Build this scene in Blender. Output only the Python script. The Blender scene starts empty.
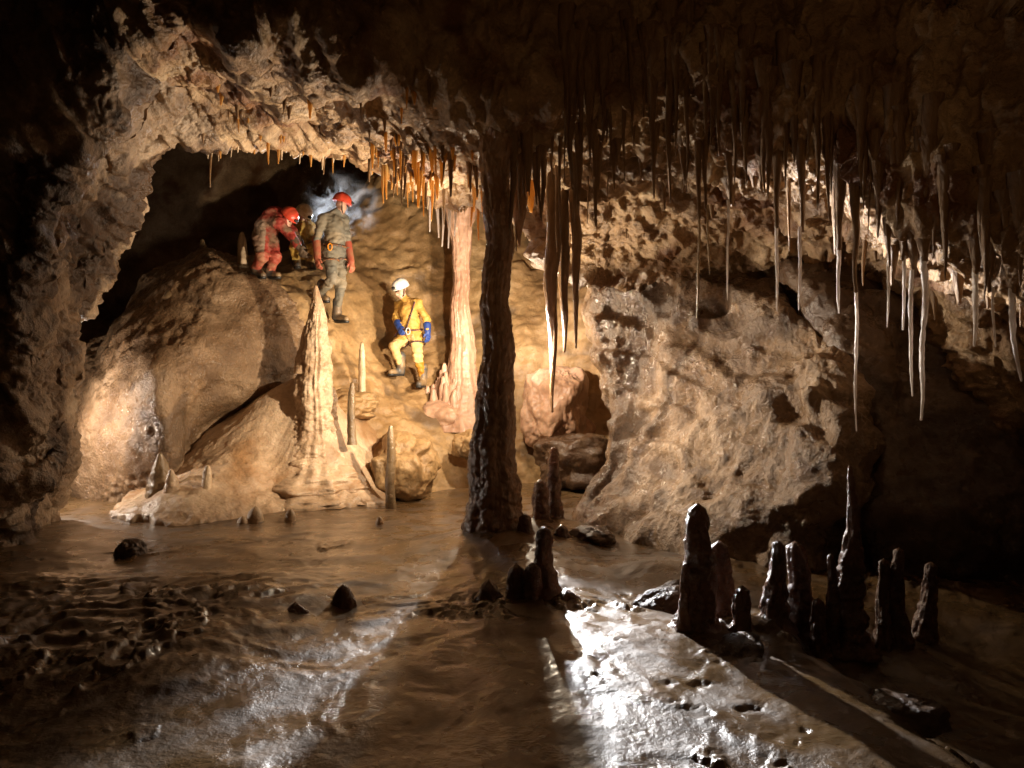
import bpy, math, random, time
import numpy as np
from mathutils import Vector
from mathutils.bvhtree import BVHTree

T0 = time.time()
scn = bpy.context.scene
C = scn.collection
F, CX, CY, CH = 780.0, 512.0, 384.0, 1.5          # focal length in pixels, image centre, camera height
R = random.Random(11)


def P(px, py, d):
    return np.array([(px - CX) / F * d, d, CH + (CY - py) / F * d])


# ------------------------------------------------------------------ noise
_rs = np.random.RandomState(5)
_g = _rs.normal(size=(512, 3)); _g /= np.linalg.norm(_g, axis=1)[:, None]
_G = _g.astype(np.float32)
_perm = _rs.permutation(512).astype(np.int64)


def perlin(p, seed=0):
    p = np.asarray(p, dtype=np.float32)
    i0 = np.floor(p).astype(np.int64)
    f = p - i0
    u = f * f * f * (f * (f * 6 - 15) + 10)
    out = 0
    for dx in (0, 1):
        hx = _perm[(i0[:, 0] + dx + seed * 17) & 511]
        wx = u[:, 0] if dx else 1 - u[:, 0]
        for dy in (0, 1):
            hy = _perm[(hx + i0[:, 1] + dy) & 511]
            wy = wx * (u[:, 1] if dy else 1 - u[:, 1])
            for dz in (0, 1):
                h = _perm[(hy + i0[:, 2] + dz) & 511]
                g = _G[h]
                w = wy * (u[:, 2] if dz else 1 - u[:, 2])
                out = out + w * (g[:, 0] * (f[:, 0] - dx) + g[:, 1] * (f[:, 1] - dy) + g[:, 2] * (f[:, 2] - dz))
    return out * 1.5


def fbm(p, f0, octs, seed=0, gain=0.5):
    a, s = 1.0, 0
    for o in range(octs):
        s = s + a * perlin(p * f0 * 2.03 ** o, seed + o)
        a *= gain
    return s


def ridged(p, f0, octs, seed=0, gain=0.5):
    a, s = 1.0, 0
    for o in range(octs):
        n = 1 - 2.2 * np.abs(perlin(p * f0 * 2.03 ** o, seed + o))
        s = s + a * n
        a *= gain
    return s


def billow(p, f0, octs, seed=0, gain=0.5):
    a, s = 1.0, 0
    for o in range(octs):
        s = s + a * (2.2 * np.abs(perlin(p * f0 * 2.03 ** o, seed + o)) - 0.5)
        a *= gain
    return s


def worley(p, f, seed=0):
    """F1 and F2 distances, in cell units"""
    q = p * f
    c = np.floor(q).astype(np.int64)
    f1 = np.full(len(p), 9.0); f2 = np.full(len(p), 9.0)
    for dx in (-1, 0, 1):
        for dy in (-1, 0, 1):
            for dz in (-1, 0, 1):
                k = c + np.array([dx, dy, dz])
                h = _perm[(_perm[(_perm[(k[:, 0] + seed) & 511] + k[:, 1]) & 511] + k[:, 2]) & 511]
                pt = k + 0.5 + 0.42 * _G[h]
                d = np.sqrt(((q - pt) ** 2).sum(1))
                n1 = np.minimum(f1, d)
                f2 = np.minimum(np.maximum(f1, d), f2)
                f1 = n1
    return f1, f2


def facets(p, f, seed=0, k=9.0):
    """broken, angular rock: every cell is a tilted plane, softly blended"""
    q = (p * f).astype(np.float32)
    c = np.floor(q).astype(np.int64)
    num = np.zeros(len(p), np.float32); den = np.zeros(len(p), np.float32)
    for dx in (-1, 0, 1):
        for dy in (-1, 0, 1):
            for dz in (-1, 0, 1):
                kk = c + np.array([dx, dy, dz])
                h = _perm[(_perm[(_perm[(kk[:, 0] + seed) & 511] + kk[:, 1]) & 511] + kk[:, 2]) & 511]
                e = q - (kk + 0.5 + 0.4 * _G[h])
                w = np.exp(-k * (e * e).sum(1)) + 1e-9
                num += w * ((e * _G[(h * 7 + 13) & 511]).sum(1) + .35 * _G[(h * 3 + 5) & 511, 0])
                den += w
    return num / den


def sstep(a, b, x):
    t = np.clip((x - a) / (b - a), 0, 1)
    return t * t * (3 - 2 * t)


# ------------------------------------------------------------------ meshes
def new_mesh(name, verts, quads, tris=None):
    me = bpy.data.meshes.new(name)
    verts = np.asarray(verts, dtype=np.float32)
    quads = np.asarray(quads, dtype=np.int32).reshape(-1, 4)
    nt = 0 if tris is None else len(tris)
    loops = quads.ravel()
    starts = np.arange(len(quads)) * 4
    tot = np.full(len(quads), 4)
    if nt:
        tris = np.asarray(tris, dtype=np.int32).reshape(-1, 3)
        starts = np.concatenate([starts, len(loops) + np.arange(nt) * 3])
        tot = np.concatenate([tot, np.full(nt, 3)])
        loops = np.concatenate([loops, tris.ravel()])
    me.vertices.add(len(verts)); me.vertices.foreach_set('co', verts.ravel())
    me.loops.add(len(loops)); me.loops.foreach_set('vertex_index', loops.astype(np.int32))
    me.polygons.add(len(starts))
    me.polygons.foreach_set('loop_start', starts.astype(np.int32))
    me.polygons.foreach_set('loop_total', tot.astype(np.int32))
    me.polygons.foreach_set('use_smooth', np.ones(len(starts), dtype=bool))
    me.update(calc_edges=True)
    me.validate()
    return me


def link(name, me, mat, parent=None, loc=None):
    o = bpy.data.objects.new(name, me)
    C.objects.link(o)
    if mat is not None:
        me.materials.append(mat)
    if loc is not None:
        o.location = loc
    if parent is not None:
        o.parent = parent
    return o


def tag(o, label=None, cat=None, group=None, kind=None):
    if label: o['label'] = label
    if cat: o['category'] = cat
    if group: o['group'] = group
    if kind: o['kind'] = kind
    return o


def grid_quads(nr, nc, wrap=False):
    i = np.arange(nr - 1)[:, None]
    j = np.arange(nc if wrap else nc - 1)[None, :]
    a = i * nc + j
    b = i * nc + (j + 1) % nc
    return np.stack([a, b, b + nc, a + nc], -1).reshape(-1, 4)


def cubic_axis(pts, samples):
    """pts (n, m, 3) -> Catmull-Rom along axis 0 with samples[k] steps on span k"""
    n = len(pts)
    out = []
    for k in range(n - 1):
        p1, p2 = pts[k], pts[k + 1]
        p0 = pts[k - 1] if k > 0 else 2 * p1 - p2
        p3 = pts[k + 2] if k + 2 < n else 2 * p2 - p1
        l0 = np.linalg.norm(p1 - p0, axis=-1, keepdims=True) + 1e-6
        l1 = np.linalg.norm(p2 - p1, axis=-1, keepdims=True) + 1e-6
        l2 = np.linalg.norm(p3 - p2, axis=-1, keepdims=True) + 1e-6
        m1 = l1 * ((p1 - p0) / l0 * l1 + (p2 - p1) / l1 * l0) / (l0 + l1)
        m2 = l1 * ((p2 - p1) / l1 * l2 + (p3 - p2) / l2 * l1) / (l1 + l2)
        for t in np.arange(samples[k]) / samples[k]:
            h00 = 2 * t ** 3 - 3 * t ** 2 + 1; h10 = t ** 3 - 2 * t ** 2 + t
            h01 = -2 * t ** 3 + 3 * t ** 2; h11 = t ** 3 - t ** 2
            out.append(h00 * p1 + h10 * m1 + h01 * p2 + h11 * m2)
    out.append(pts[-1])
    return np.array(out)


def normals(g, flip=False):
    du = np.gradient(g, axis=1); dv = np.gradient(g, axis=0)
    n = np.cross(du, dv)
    n /= np.linalg.norm(n, axis=-1, keepdims=True) + 1e-9
    return -n if flip else n


def sheet(ctrl, rs, cs):
    """ctrl rows x cols x 3 control points -> dense grid"""
    g = cubic_axis(np.asarray(ctrl, dtype=float), rs)
    g = cubic_axis(np.swapaxes(g, 0, 1), cs)
    return np.swapaxes(g, 0, 1)


def smooth_steps(ctrl, axis, step, scale_by_depth=True, lo=4, hi=140):
    """number of samples per span so that a step is about `step` pixels as seen from where the photographer stands"""
    c = np.asarray(ctrl)
    if axis == 1: c = np.swapaxes(c, 0, 1)
    out = []
    for k in range(len(c) - 1):
        L = np.linalg.norm(c[k + 1] - c[k], axis=-1)
        d = np.maximum(2.5, 0.5 * (c[k + 1] + c[k])[:, 1])
        out.append(int(np.clip(np.median(L / d) * F / step, lo, hi)))
    return out


def displace(g, fn, toward):
    """move a grid along its normals by fn(points); toward: a point the normals should face"""
    n = normals(g)
    mid = g.reshape(-1, 3)
    s = np.sign(((np.asarray(toward) - mid) * n.reshape(-1, 3)).sum(1).mean())
    n = n * s
    h = fn(mid, n.reshape(-1, 3)).reshape(g.shape[:2])
    return g + n * h[..., None], s


def facing(quads, s):
    return quads if s > 0 else quads[:, ::-1]


# ------------------------------------------------------------------ materials
def nodes_of(m):
    m.use_nodes = True
    nt = m.node_tree
    nt.nodes.clear()
    out = nt.nodes.new('ShaderNodeOutputMaterial')
    return nt, out


def rock_mat(name, cols, scale=1.6, rough=(0.35, 0.7), bump=0.5, bscale=28, wet=0.35, spec=0.5, transl=0.0,
             stretch=(1, 1, 1), patch=None, sss=0.0, coat=0.0, bdist=0.02):
    m = bpy.data.materials.new(name)
    nt, out = nodes_of(m)
    N, L = nt.nodes, nt.links
    tc = N.new('ShaderNodeTexCoord')
    mp = N.new('ShaderNodeMapping'); mp.inputs['Scale'].default_value = stretch
    L.new(tc.outputs['Object'], mp.inputs['Vector'])
    n1 = N.new('ShaderNodeTexNoise'); n1.inputs['Scale'].default_value = scale; n1.inputs['Detail'].default_value = 9
    n1.inputs['Roughness'].default_value = 0.62; n1.inputs['Distortion'].default_value = 0.4
    L.new(mp.outputs[0], n1.inputs['Vector'])
    cr = N.new('ShaderNodeValToRGB')
    els = cr.color_ramp.elements
    k = len(cols)
    els[0].position, els[-1].position = 0.3, 0.7
    els[0].color = (*cols[0], 1); els[1].color = (*cols[-1], 1)
    for i in range(1, k - 1):
        e = els.new(0.3 + 0.4 * i / (k - 1)); e.color = (*cols[i], 1)
    L.new(n1.outputs['Fac'], cr.inputs['Fac'])
    col = cr.outputs['Color']
    # small speckle
    n2 = N.new('ShaderNodeTexNoise'); n2.inputs['Scale'].default_value = scale * 14; n2.inputs['Detail'].default_value = 5
    L.new(mp.outputs[0], n2.inputs['Vector'])
    mx = N.new('ShaderNodeMix'); mx.data_type = 'RGBA'; mx.blend_type = 'OVERLAY'; mx.inputs['Factor'].default_value = 0.4
    L.new(col, mx.inputs['A']); L.new(n2.outputs['Fac'], mx.inputs['B'])
    col = mx.outputs['Result']
    if patch:
        pcol, pscale, lo, hi = patch
        n4 = N.new('ShaderNodeTexNoise'); n4.inputs['Scale'].default_value = pscale; n4.inputs['Detail'].default_value = 8
        n4.inputs['Distortion'].default_value = 0.6
        L.new(mp.outputs[0], n4.inputs['Vector'])
        mr = N.new('ShaderNodeMapRange'); mr.inputs['From Min'].default_value = lo; mr.inputs['From Max'].default_value = hi
        L.new(n4.outputs['Fac'], mr.inputs['Value'])
        m2 = N.new('ShaderNodeMix'); m2.data_type = 'RGBA'
        L.new(mr.outputs[0], m2.inputs['Factor']); L.new(col, m2.inputs['A'])
        m2.inputs['B'].default_value = (*pcol, 1)
        col = m2.outputs['Result']
    b = N.new('ShaderNodeBsdfPrincipled')
    L.new(col, b.inputs['Base Color'])
    b.inputs['Specular IOR Level'].default_value = spec
    b.inputs['Subsurface Weight'].default_value = sss
    b.inputs['Subsurface Radius'].default_value = (0.06, 0.03, 0.012)
    b.inputs['Coat Weight'].default_value = coat
    b.inputs['Coat Roughness'].default_value = 0.2
    n3 = N.new('ShaderNodeTexNoise'); n3.inputs['Scale'].default_value = scale * 3.1; n3.inputs['Detail'].default_value = 6
    L.new(mp.outputs[0], n3.inputs['Vector'])
    mr = N.new('ShaderNodeMapRange'); mr.inputs['From Min'].default_value = wet; mr.inputs['From Max'].default_value = wet + 0.28
    mr.inputs['To Min'].default_value, mr.inputs['To Max'].default_value = rough
    L.new(n3.outputs['Fac'], mr.inputs['Value'])
    L.new(mr.outputs[0], b.inputs['Roughness'])
    nb = N.new('ShaderNodeTexNoise'); nb.inputs['Scale'].default_value = bscale; nb.inputs['Detail'].default_value = 8
    nb.inputs['Roughness'].default_value = 0.6
    L.new(mp.outputs[0], nb.inputs['Vector'])
    bp = N.new('ShaderNodeBump'); bp.inputs['Strength'].default_value = bump; bp.inputs['Distance'].default_value = bdist
    L.new(nb.outputs['Fac'], bp.inputs['Height'])
    L.new(bp.outputs[0], b.inputs['Normal'])
    sh = b.outputs[0]
    if transl > 0:
        t = N.new('ShaderNodeBsdfTranslucent'); L.new(col, t.inputs['Color'])
        ms = N.new('ShaderNodeMixShader'); ms.inputs[0].default_value = transl
        L.new(sh, ms.inputs[1]); L.new(t.outputs[0], ms.inputs[2])
        sh = ms.outputs[0]
    L.new(sh, out.inputs['Surface'])
    return m


def plain_mat(name, col, rough=0.6, dirt=None, scale=9, spec=0.4, lo=0.42, hi=0.62, bump=0.3, emit=0):
    m = bpy.data.materials.new(name)
    nt, out = nodes_of(m); N, L = nt.nodes, nt.links
    b = N.new('ShaderNodeBsdfPrincipled'); b.inputs['Roughness'].default_value = rough
    b.inputs['Specular IOR Level'].default_value = spec
    tc = N.new('ShaderNodeTexCoord')
    n = N.new('ShaderNodeTexNoise'); n.inputs['Scale'].default_value = scale; n.inputs['Detail'].default_value = 7
    L.new(tc.outputs['Object'], n.inputs['Vector'])
    mr = N.new('ShaderNodeMapRange'); mr.inputs['From Min'].default_value = lo; mr.inputs['From Max'].default_value = hi
    L.new(n.outputs['Fac'], mr.inputs['Value'])
    mx = N.new('ShaderNodeMix'); mx.data_type = 'RGBA'
    L.new(mr.outputs[0], mx.inputs['Factor'])
    mx.inputs['A'].default_value = (*col, 1)
    mx.inputs['B'].default_value = (*(dirt or [c * 0.75 for c in col]), 1)
    L.new(mx.outputs['Result'], b.inputs['Base Color'])
    bp = N.new('ShaderNodeBump'); bp.inputs['Strength'].default_value = bump; bp.inputs['Distance'].default_value = 0.02
    n2 = N.new('ShaderNodeTexNoise'); n2.inputs['Scale'].default_value = scale * 3; n2.inputs['Detail'].default_value = 4
    L.new(tc.outputs['Object'], n2.inputs['Vector'])
    L.new(n2.outputs['Fac'], bp.inputs['Height']); L.new(bp.outputs[0], b.inputs['Normal'])
    L.new(b.outputs[0], out.inputs['Surface'])
    return m


M = {}
M['wall'] = rock_mat('cave_rock', [(.10, .055, .03), (.27, .175, .10), (.48, .355, .235)], 1.4, (.26, .6), 1.0, 34, .40, bdist=.025,
                     patch=((.075, .04, .019), 0.85, .485, .54))
M['ceiling'] = rock_mat('ceiling_rock', [(.13, .065, .026), (.30, .18, .085), (.48, .33, .185)], 1.7, (.3, .65), 1.0, 30, .38, bdist=.03,
                        patch=((.16, .065, .02), 1.3, .54, .64))
M['boulder'] = rock_mat('boulder_rock', [(.12, .068, .035), (.24, .15, .082), (.37, .25, .15)], 1.7, (.2, .6), 1.0, 34, .42, bdist=.03,
                        patch=((.13, .08, .045), 1.2, .55, .63))
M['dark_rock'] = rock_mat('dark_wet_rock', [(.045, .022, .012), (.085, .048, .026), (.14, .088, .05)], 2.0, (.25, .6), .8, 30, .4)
M['flow'] = rock_mat('flowstone', [(.30, .19, .11), (.50, .35, .22), (.62, .47, .33)], 1.5, (.28, .55), .7, 36, .4, sss=.08,
                     patch=((.30, .17, .08), 1.3, .52, .66))
M['pink_col'] = rock_mat('pink_calcite', [(.26, .14, .085), (.42, .25, .165), (.54, .35, .24)], 1.8, (.3, .6), .6, 34, .4, sss=.1, stretch=(1, 1, .35))
M['pink_flow'] = rock_mat('pink_flowstone', [(.30, .165, .10), (.44, .27, .175), (.54, .37, .26)], 1.1, (.3, .6), .35, 34, .4, sss=.12)
M['floor'] = rock_mat('wet_mud_floor', [(.06, .032, .012), (.125, .070, .027), (.19, .115, .048)], 1.1, (.22, .68), .5, 55, .42, spec=.9, coat=.45, bdist=.012)
M['slope'] = rock_mat('ochre_mud', [(.20, .11, .042), (.33, .20, .085), (.43, .285, .14)], 1.1, (.42, .75), .8, 28, .42,
                      patch=((.14, .085, .04), 1.4, .56, .66))
M['column'] = rock_mat('column_calcite', [(.10, .046, .021), (.23, .115, .053), (.34, .19, .095)], 2.6, (.16, .42), .7, 45, .42, spec=.7,
                       stretch=(1, 1, .35))
M['brown_stal'] = rock_mat('brown_calcite', [(.09, .042, .016), (.18, .095, .038), (.28, .165, .075)], 3.0, (.3, .6), .9, 46, .4, transl=.10,
                           stretch=(1, 1, .3))
M['amber_stal'] = rock_mat('amber_calcite', [(.50, .19, .03), (.66, .34, .08), (.74, .50, .20)], 4.0, (.2, .4), .3, 50, .4, transl=.6,
                           stretch=(1, 1, .3))
M['white_stal'] = rock_mat('white_calcite', [(.66, .56, .50), (.80, .72, .66), (.86, .80, .75)], 5.0, (.12, .3), .4, 60, .4, transl=.4,
                           stretch=(1, 1, .3))  # on the straw tips this white stands in for the light they catch
M['red_stal'] = rock_mat('red_brown_calcite', [(.07, .027, .013), (.135, .055, .027), (.19, .088, .045)], 3.0, (.2, .45), .9, 32, .42, spec=.7)
M['pale_stal'] = rock_mat('pale_calcite', [(.34, .22, .12), (.5, .36, .22), (.6, .46, .3)], 4.0, (.3, .55), .5, 50, .4)
M['mud_stal'] = rock_mat('mud_brown_calcite', [(.10, .06, .03), (.17, .11, .055), (.24, .16, .085)], 4.0, (.25, .5), .5, 50, .4)

# ------------------------------------------------------------------ ARCH: left wall and ceiling as one fabric
# columns along the arch: near lip (C) and far lip (E), each (px, py, distance)
arch = [  # B outer face            C near lip            D middle of the reveal   E far lip            F behind        G far behind
    ((-150, 640, 7.1), (14, 600, 7.3), (36, 590, 7.8), (54, 550, 8.4), (-50, 560, 9.4), (-500, 560, 12)),
    ((-150, 520, 6.9), (18, 510, 7.2), (36, 505, 7.8), (54, 490, 8.4), (-40, 480, 9.4), (-500, 480, 12)),
    ((-150, 430, 6.6), (24, 430, 6.9), (38, 430, 7.6), (50, 425, 8.4), (-30, 420, 9.4), (-500, 400, 12)),
    ((-150, 330, 6.3), (26, 335, 6.6), (46, 340, 7.5), (60, 345, 8.4), (-10, 330, 9.5), (-450, 260, 12)),
    ((-150, 200, 6.2), (38, 245, 6.5), (68, 256, 7.5), (92, 268, 8.5), (30, 230, 9.6), (-400, 120, 12.5)),
    ((-130, 60, 6.1), (60, 165, 6.5), (96, 180, 7.5), (134, 194, 8.6), (80, 130, 9.8), (-300, -80, 12.5)),
    ((-70, -60, 6.1), (84, 100, 6.5), (138, 130, 7.6), (180, 146, 8.7), (145, 70, 10.2), (-150, -250, 12.5)),
    ((60, -120, 6.2), (120, 44, 6.5), (183, 100, 7.7), (236, 146, 8.9), (218, 40, 10.4), (0, -350, 12.5)),
    ((170, -130, 6.3), (188, 20, 6.6), (245, 94, 7.8), (296, 154, 9.1), (290, 40, 10.6), (150, -400, 12.5)),
    ((250, -130, 6.4), (262, 50, 6.7), (305, 112, 7.9), (346, 164, 9.3), (345, 60, 10.7), (280, -400, 12.5)),
    ((330, -130, 6.6), (335, 74, 6.9), (368, 134, 8.0), (396, 184, 9.4), (398, 80, 10.8), (370, -400, 12.5)),
    ((405, -130, 6.8), (404, 104, 7.1), (425, 158, 8.2), (442, 203, 9.5), (445, 110, 10.8), (440, -400, 12.5)),
    ((480, -130, 6.9), (482, 132, 7.2), (488, 174, 8.4), (494, 212, 9.6), (500, 130, 10.8), (500, -400, 12.5)),
    ((575, -120, 6.8), (570, 110, 7.0), (566, 190, 8.2), (566, 248, 8.9), (565, 240, 10.5), (560, 200, 13.5)),
    ((700, -90, 6.5), (680, 104, 6.7), (655, 195, 7.9), (640, 262, 8.6), (650, 290, 10.6), (650, 320, 13)),
    ((810, -60, 6.1), (770, 132, 6.3), (755, 215, 7.7), (742, 285, 8.6), (740, 330, 10.3), (740, 380, 12)),
    ((920, -10, 5.7), (860, 172, 5.9), (845, 245, 7.2), (835, 325, 8.2), (835, 370, 9.7), (835, 420, 11)),
    ((1040, 40, 5.3), (950, 212, 5.4), (935, 285, 6.5), (920, 380, 7.4), (920, 420, 8.6), (920, 470, 10)),
    ((1170, 80, 5.0), (1040, 252, 5.1), (1020, 335, 5.9), (1010, 440, 6.4), (1010, 500, 7.4), (1010, 560, 8.5)),
    ((1350, 140, 4.7), (1180, 300, 4.8), (1150, 400, 5.4), (1130, 520, 5.8), (1130, 600, 6.4), (1130, 680, 7.2)),
    ((1650, 240, 4.3), (1420, 400, 4.4), (1380, 520, 4.9), (1350, 640, 5.2), (1350, 720, 5.6), (1350, 800, 6)),
]
ctrl = []
for row in range(6):
    ctrl.append([P(*c[row]) for c in arch])
A = []
for c in arch:                                            # row A: over and behind the photographer
    b = P(*c[0])
    A.append([b[0] * 1.25, -2.5, CH + (b[2] - CH) * 1.1 + 0.3])
ctrl = np.array([A] + ctrl)
rs = [26, 70, 135, 135, 40, 14]
cs = smooth_steps(ctrl[2:5], 1, 1.9, hi=100)
g = sheet(ctrl, rs, cs)
nr, nc = g.shape[:2]
col_of = np.cumsum([0] + cs)


def arch_disp(p, n):
    left = sstep(-0.4, -2.2, p[:, 0])
    w = p + 0.25 * np.stack([perlin(p * .9, 31), perlin(p * .9, 32), perlin(p * .9, 33)], 1)
    h = 0.16 * fbm(w, 0.7, 2, 1) + (.10 + .16 * left) * facets(w, .95, 3, 9) + (.06 + .03 * left) * facets(w, 2.5, 5, 9)
    return h - 0.03


def arch_fine(p, n):
    w = p + 0.06 * np.stack([perlin(p * 4, 41), perlin(p * 4, 42), perlin(p * 4, 43)], 1)
    st = p * np.array([1, 1, .35])
    right = sstep(-0.2, 0.6, p[:, 0])
    crust = sstep(-.25, .35, perlin(p * 1.7, 48))
    h = 0.045 * fbm(p, 3.4, 3, 12, .55) + .030 * facets(w, 6.0, 7, 9) + (.25 + crust) * (.022 * fbm(p, 15, 3, 16, .7) + 0.012 * ridged(p, 11, 2, 22))
    h += right * (0.06 * ridged(st, 3.0, 2, 51) + .045 * ridged(st * np.array([1, 1, .6]), 6.5, 3, 53))
    diag = np.stack([p[:, 0] * 2.2 + p[:, 2] * .9, p[:, 1] * .7, p[:, 2] * .8 - p[:, 0] * .5], 1)
    h += (1 - right) * .075 * ridged(diag, 1.5, 4, 57, .5)
    return h


CEN = (-0.5, 6.5, 1.8)
g, s = displace(g, arch_disp, CEN)
g, s = displace(g, arch_fine, CEN)
ARCH = g
q = facing(grid_quads(nr, nc), s)
split = col_of[7]
qc = np.tile(np.arange(nc - 1), nr - 1)
V = g.reshape(-1, 3)


def submesh(name, V, q):
    u, inv = np.unique(q.ravel(), return_inverse=True)
    return new_mesh(name, V[u], inv.reshape(-1, 4))


tag(link('cave_wall', submesh('cave_wall', V, q[qc < split]), M['wall']), 'rough dark rock wall at the left, its inner edge lit', None, None, 'structure')
tag(link('cave_ceiling', submesh('cave_ceiling', V, q[qc >= split]), M['ceiling']), 'rough brown cave ceiling hung with stalactites', None, None, 'structure')
# coarse copy for finding roots of hanging things
cg = g[::3, ::3]
ceil_bvh = BVHTree.FromPolygons([tuple(v) for v in cg.reshape(-1, 3)], [tuple(f) for f in grid_quads(*cg.shape[:2])])

# ------------------------------------------------------------------ FLOOR
nd, nx = 520, 720
dd = 2.0 * (12.6 / 2.0) ** (np.linspace(0, 1, nd) ** 1.0)
pxs = np.linspace(-330, 1354, nx)
DD, PX = np.meshgrid(dd, pxs, indexing='ij')
X = (PX - CX) / F * DD; Y = DD
p3 = np.stack([X.ravel(), Y.ravel(), np.zeros(X.size)], 1)


def floor_h(p):
    x, y = p[:, 0], p[:, 1]
    p = p.copy(); p[:, 2] = 0
    w = p + np.stack([.25 * perlin(p * 1.1, 61), .25 * perlin(p * 1.1, 62), 0 * x], 1)
    h = 0.04 * fbm(p, 0.5, 2, 60)
    near = sstep(8.8, 5.5, y)
    # soft folds of wet calcite
    q_ = w * np.array([1.0, .8, 1]) + np.stack([.12 * perlin(p * 2.6, 63), .12 * perlin(p * 2.6, 65), 0 * x], 1)
    h += near * (.016 * fbm(q_, 1.3, 3, 71, .5) + .010 * ridged(q_, 1.9, 3, 72, .45) + .004 * fbm(q_, 7, 3, 73, .5))
    # a crust broken away in places: crisp, ragged little scarps and crumbs
    crust = fbm(w, 1.15, 6, 66, .58)
    zone = sstep(.02, .30, perlin(p * .85 + 3.3, 68)) * near
    h += zone * .020 * (sstep(.16, .20, crust) - sstep(.42, .47, crust)) 
    crumbs = fbm(p, 6.5, 3, 76, .6)
    h += zone * .020 * sstep(.38, .7, crumbs) * sstep(.02, .14, crust)
    h += near * .013 * sstep(.1, .7, ridged(w * np.array([1, 1.3, 1]), 3.1, 4, 79, .6)) * sstep(.05, .3, perlin(p * 1.5 + 7.3, 79)) * sstep(-.3, .3, x)
    h += 0.0022 * fbm(p, 18, 3, 77, .6)
    # rippled bank at the left
    bank = sstep(-1.0, -1.9, x) * sstep(6.4, 5.6, y) * sstep(3.3, 4.2, y)
    ph = (x * .8 - y * 1.15 + .5 * perlin(p * 1.3, 80)) * 2 * math.pi / 0.30
    h += bank * (0.08 + .014 * np.sin(ph) * (0.6 + .8 * perlin(p * 2, 81)) + .018 * ridged(w, 3, 4, 82))
    # mound that carries the great column and the stalagmites before it
    def bump(px, d, rx, ry, a, pw=1.0):
        cx = (px - CX) / F * d
        return a * np.exp(-(((x - cx) / rx) ** 2 + ((y - d) / ry) ** 2) ** pw)
    h += bump(500, 7.25, .62, .75, .16) + bump(530, 5.7, .45, .9, .10) + bump(560, 7.7, .5, .4, .12)
    h += bump(680, 6.2, .6, .5, .10) + bump(840, 4.9, .5, .35, .10) + bump(780, 4.8, .5, .3, .04)
    # ledge falling away to the right
    edge = x - (1.28 + (5.97 - y) * .20 + .12 * perlin(p * 1.6, 85) + .06 * perlin(p * 5, 86))
    h -= 0.26 * sstep(0.0, .35, edge) * sstep(7.2, 6.0, y) * sstep(5.8, 4.2, y + .0 * x) 
    h -= (y - 5.0).clip(None, 0) * -0.02
    return h


H = floor_h(p3)
g = np.stack([X, Y, H.reshape(X.shape)], -1)
_, s = displace(g, lambda p, n: np.zeros(len(p)), (0, 6, 50))
link('cave_floor', new_mesh('cave_floor', g.reshape(-1, 3), facing(grid_quads(nd, nx), s)), M['floor'])
tag(bpy.data.objects['cave_floor'], 'wet brown mud and calcite cave floor with bright sheen', None, None, 'structure')
cg = g[::2, ::2]
floor_bvh = BVHTree.FromPolygons([tuple(v) for v in cg.reshape(-1, 3)], [tuple(f) for f in grid_quads(*cg.shape[:2])])


def rest(bvh, x, y, default=0.0, top=8.0):
    h = bvh.ray_cast(Vector((x, y, top)), Vector((0, 0, -1)))
    return h[0].z if h[0] is not None else default


# ------------------------------------------------------------------ MUD SLOPE behind
rows = [  # (px, py, d)
    [(150, 560, 10.2), (250, 540, 10.4), (330, 540, 10.4), (400, 540, 10.4), (470, 540, 10.8), (540, 540, 11.4), (610, 540, 11.5), (690, 540, 11.3)],
    [(160, 470, 10.9), (255, 450, 11.0), (335, 470, 10.6), (400, 478, 10.8), (470, 470, 11.4), (540, 466, 11.9), (610, 468, 11.9), (690, 470, 11.5)],
    [(170, 400, 11.2), (262, 400, 11.2), (335, 415, 10.9), (400, 420, 11.4), (470, 415, 12.0), (540, 408, 12.3), (610, 402, 12.2), (690, 410, 11.7)],
    [(180, 340, 11.4), (270, 345, 11.3), (335, 370, 11.1), (405, 386, 12.1), (470, 370, 12.5), (540, 348, 12.5), (605, 340, 12.3), (690, 350, 12.0)],
    [(190, 290, 11.6), (262, 290, 11.4), (325, 325, 11.4), (395, 335, 12.7), (465, 320, 13.0), (538, 314, 12.8), (600, 300, 12.6), (690, 310, 12.2)],
    [(200, 262, 12.0), (258, 272, 11.8), (320, 280, 12.1), (385, 285, 13.0), (460, 270, 13.4), (540, 280, 13.2), (595, 265, 13.0), (690, 270, 12.6)],
    [(205, 255, 13.0), (262, 262, 12.6), (325, 255, 12.9), (380, 235, 13.5), (455, 215, 13.8), (540, 245, 13.8), (590, 230, 13.8), (690, 230, 13.2)],
    [(205, 265, 16.0), (270, 258, 15.5), (335, 212, 14.4), (385, 165, 14.3), (455, 150, 14.5), (540, 190, 14.6), (590, 170, 14.6), (690, 170, 14)],
]
ctrl = np.array([[P(*c) for c in r] for r in rows])
g = sheet(ctrl, smooth_steps(ctrl, 0, 2.2), smooth_steps(ctrl, 1, 2.2))


def slope_disp(p, n):
    w = p + .2 * np.stack([perlin(p * 1.3, 91), perlin(p * 1.3, 92), perlin(p * 1.3, 93)], 1)
    h = .07 * fbm(w, .9, 2, 90) + .09 * facets(w, 1.2, 91, 6) + .045 * facets(w, 3.3, 94, 6) + .03 * fbm(p, 5, 4, 97)
    f1, f2 = worley(w * np.array([1, 1, 1.4]), 2.2, 5)
    h -= .10 * sstep(.72, .95, f1) * sstep(12, 13, p[:, 1]) - .03 * ridged(p * np.array([1, 1, 1.6]), 2.6, 4, 98)       # hollows in the bank
    return h - .05


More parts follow.
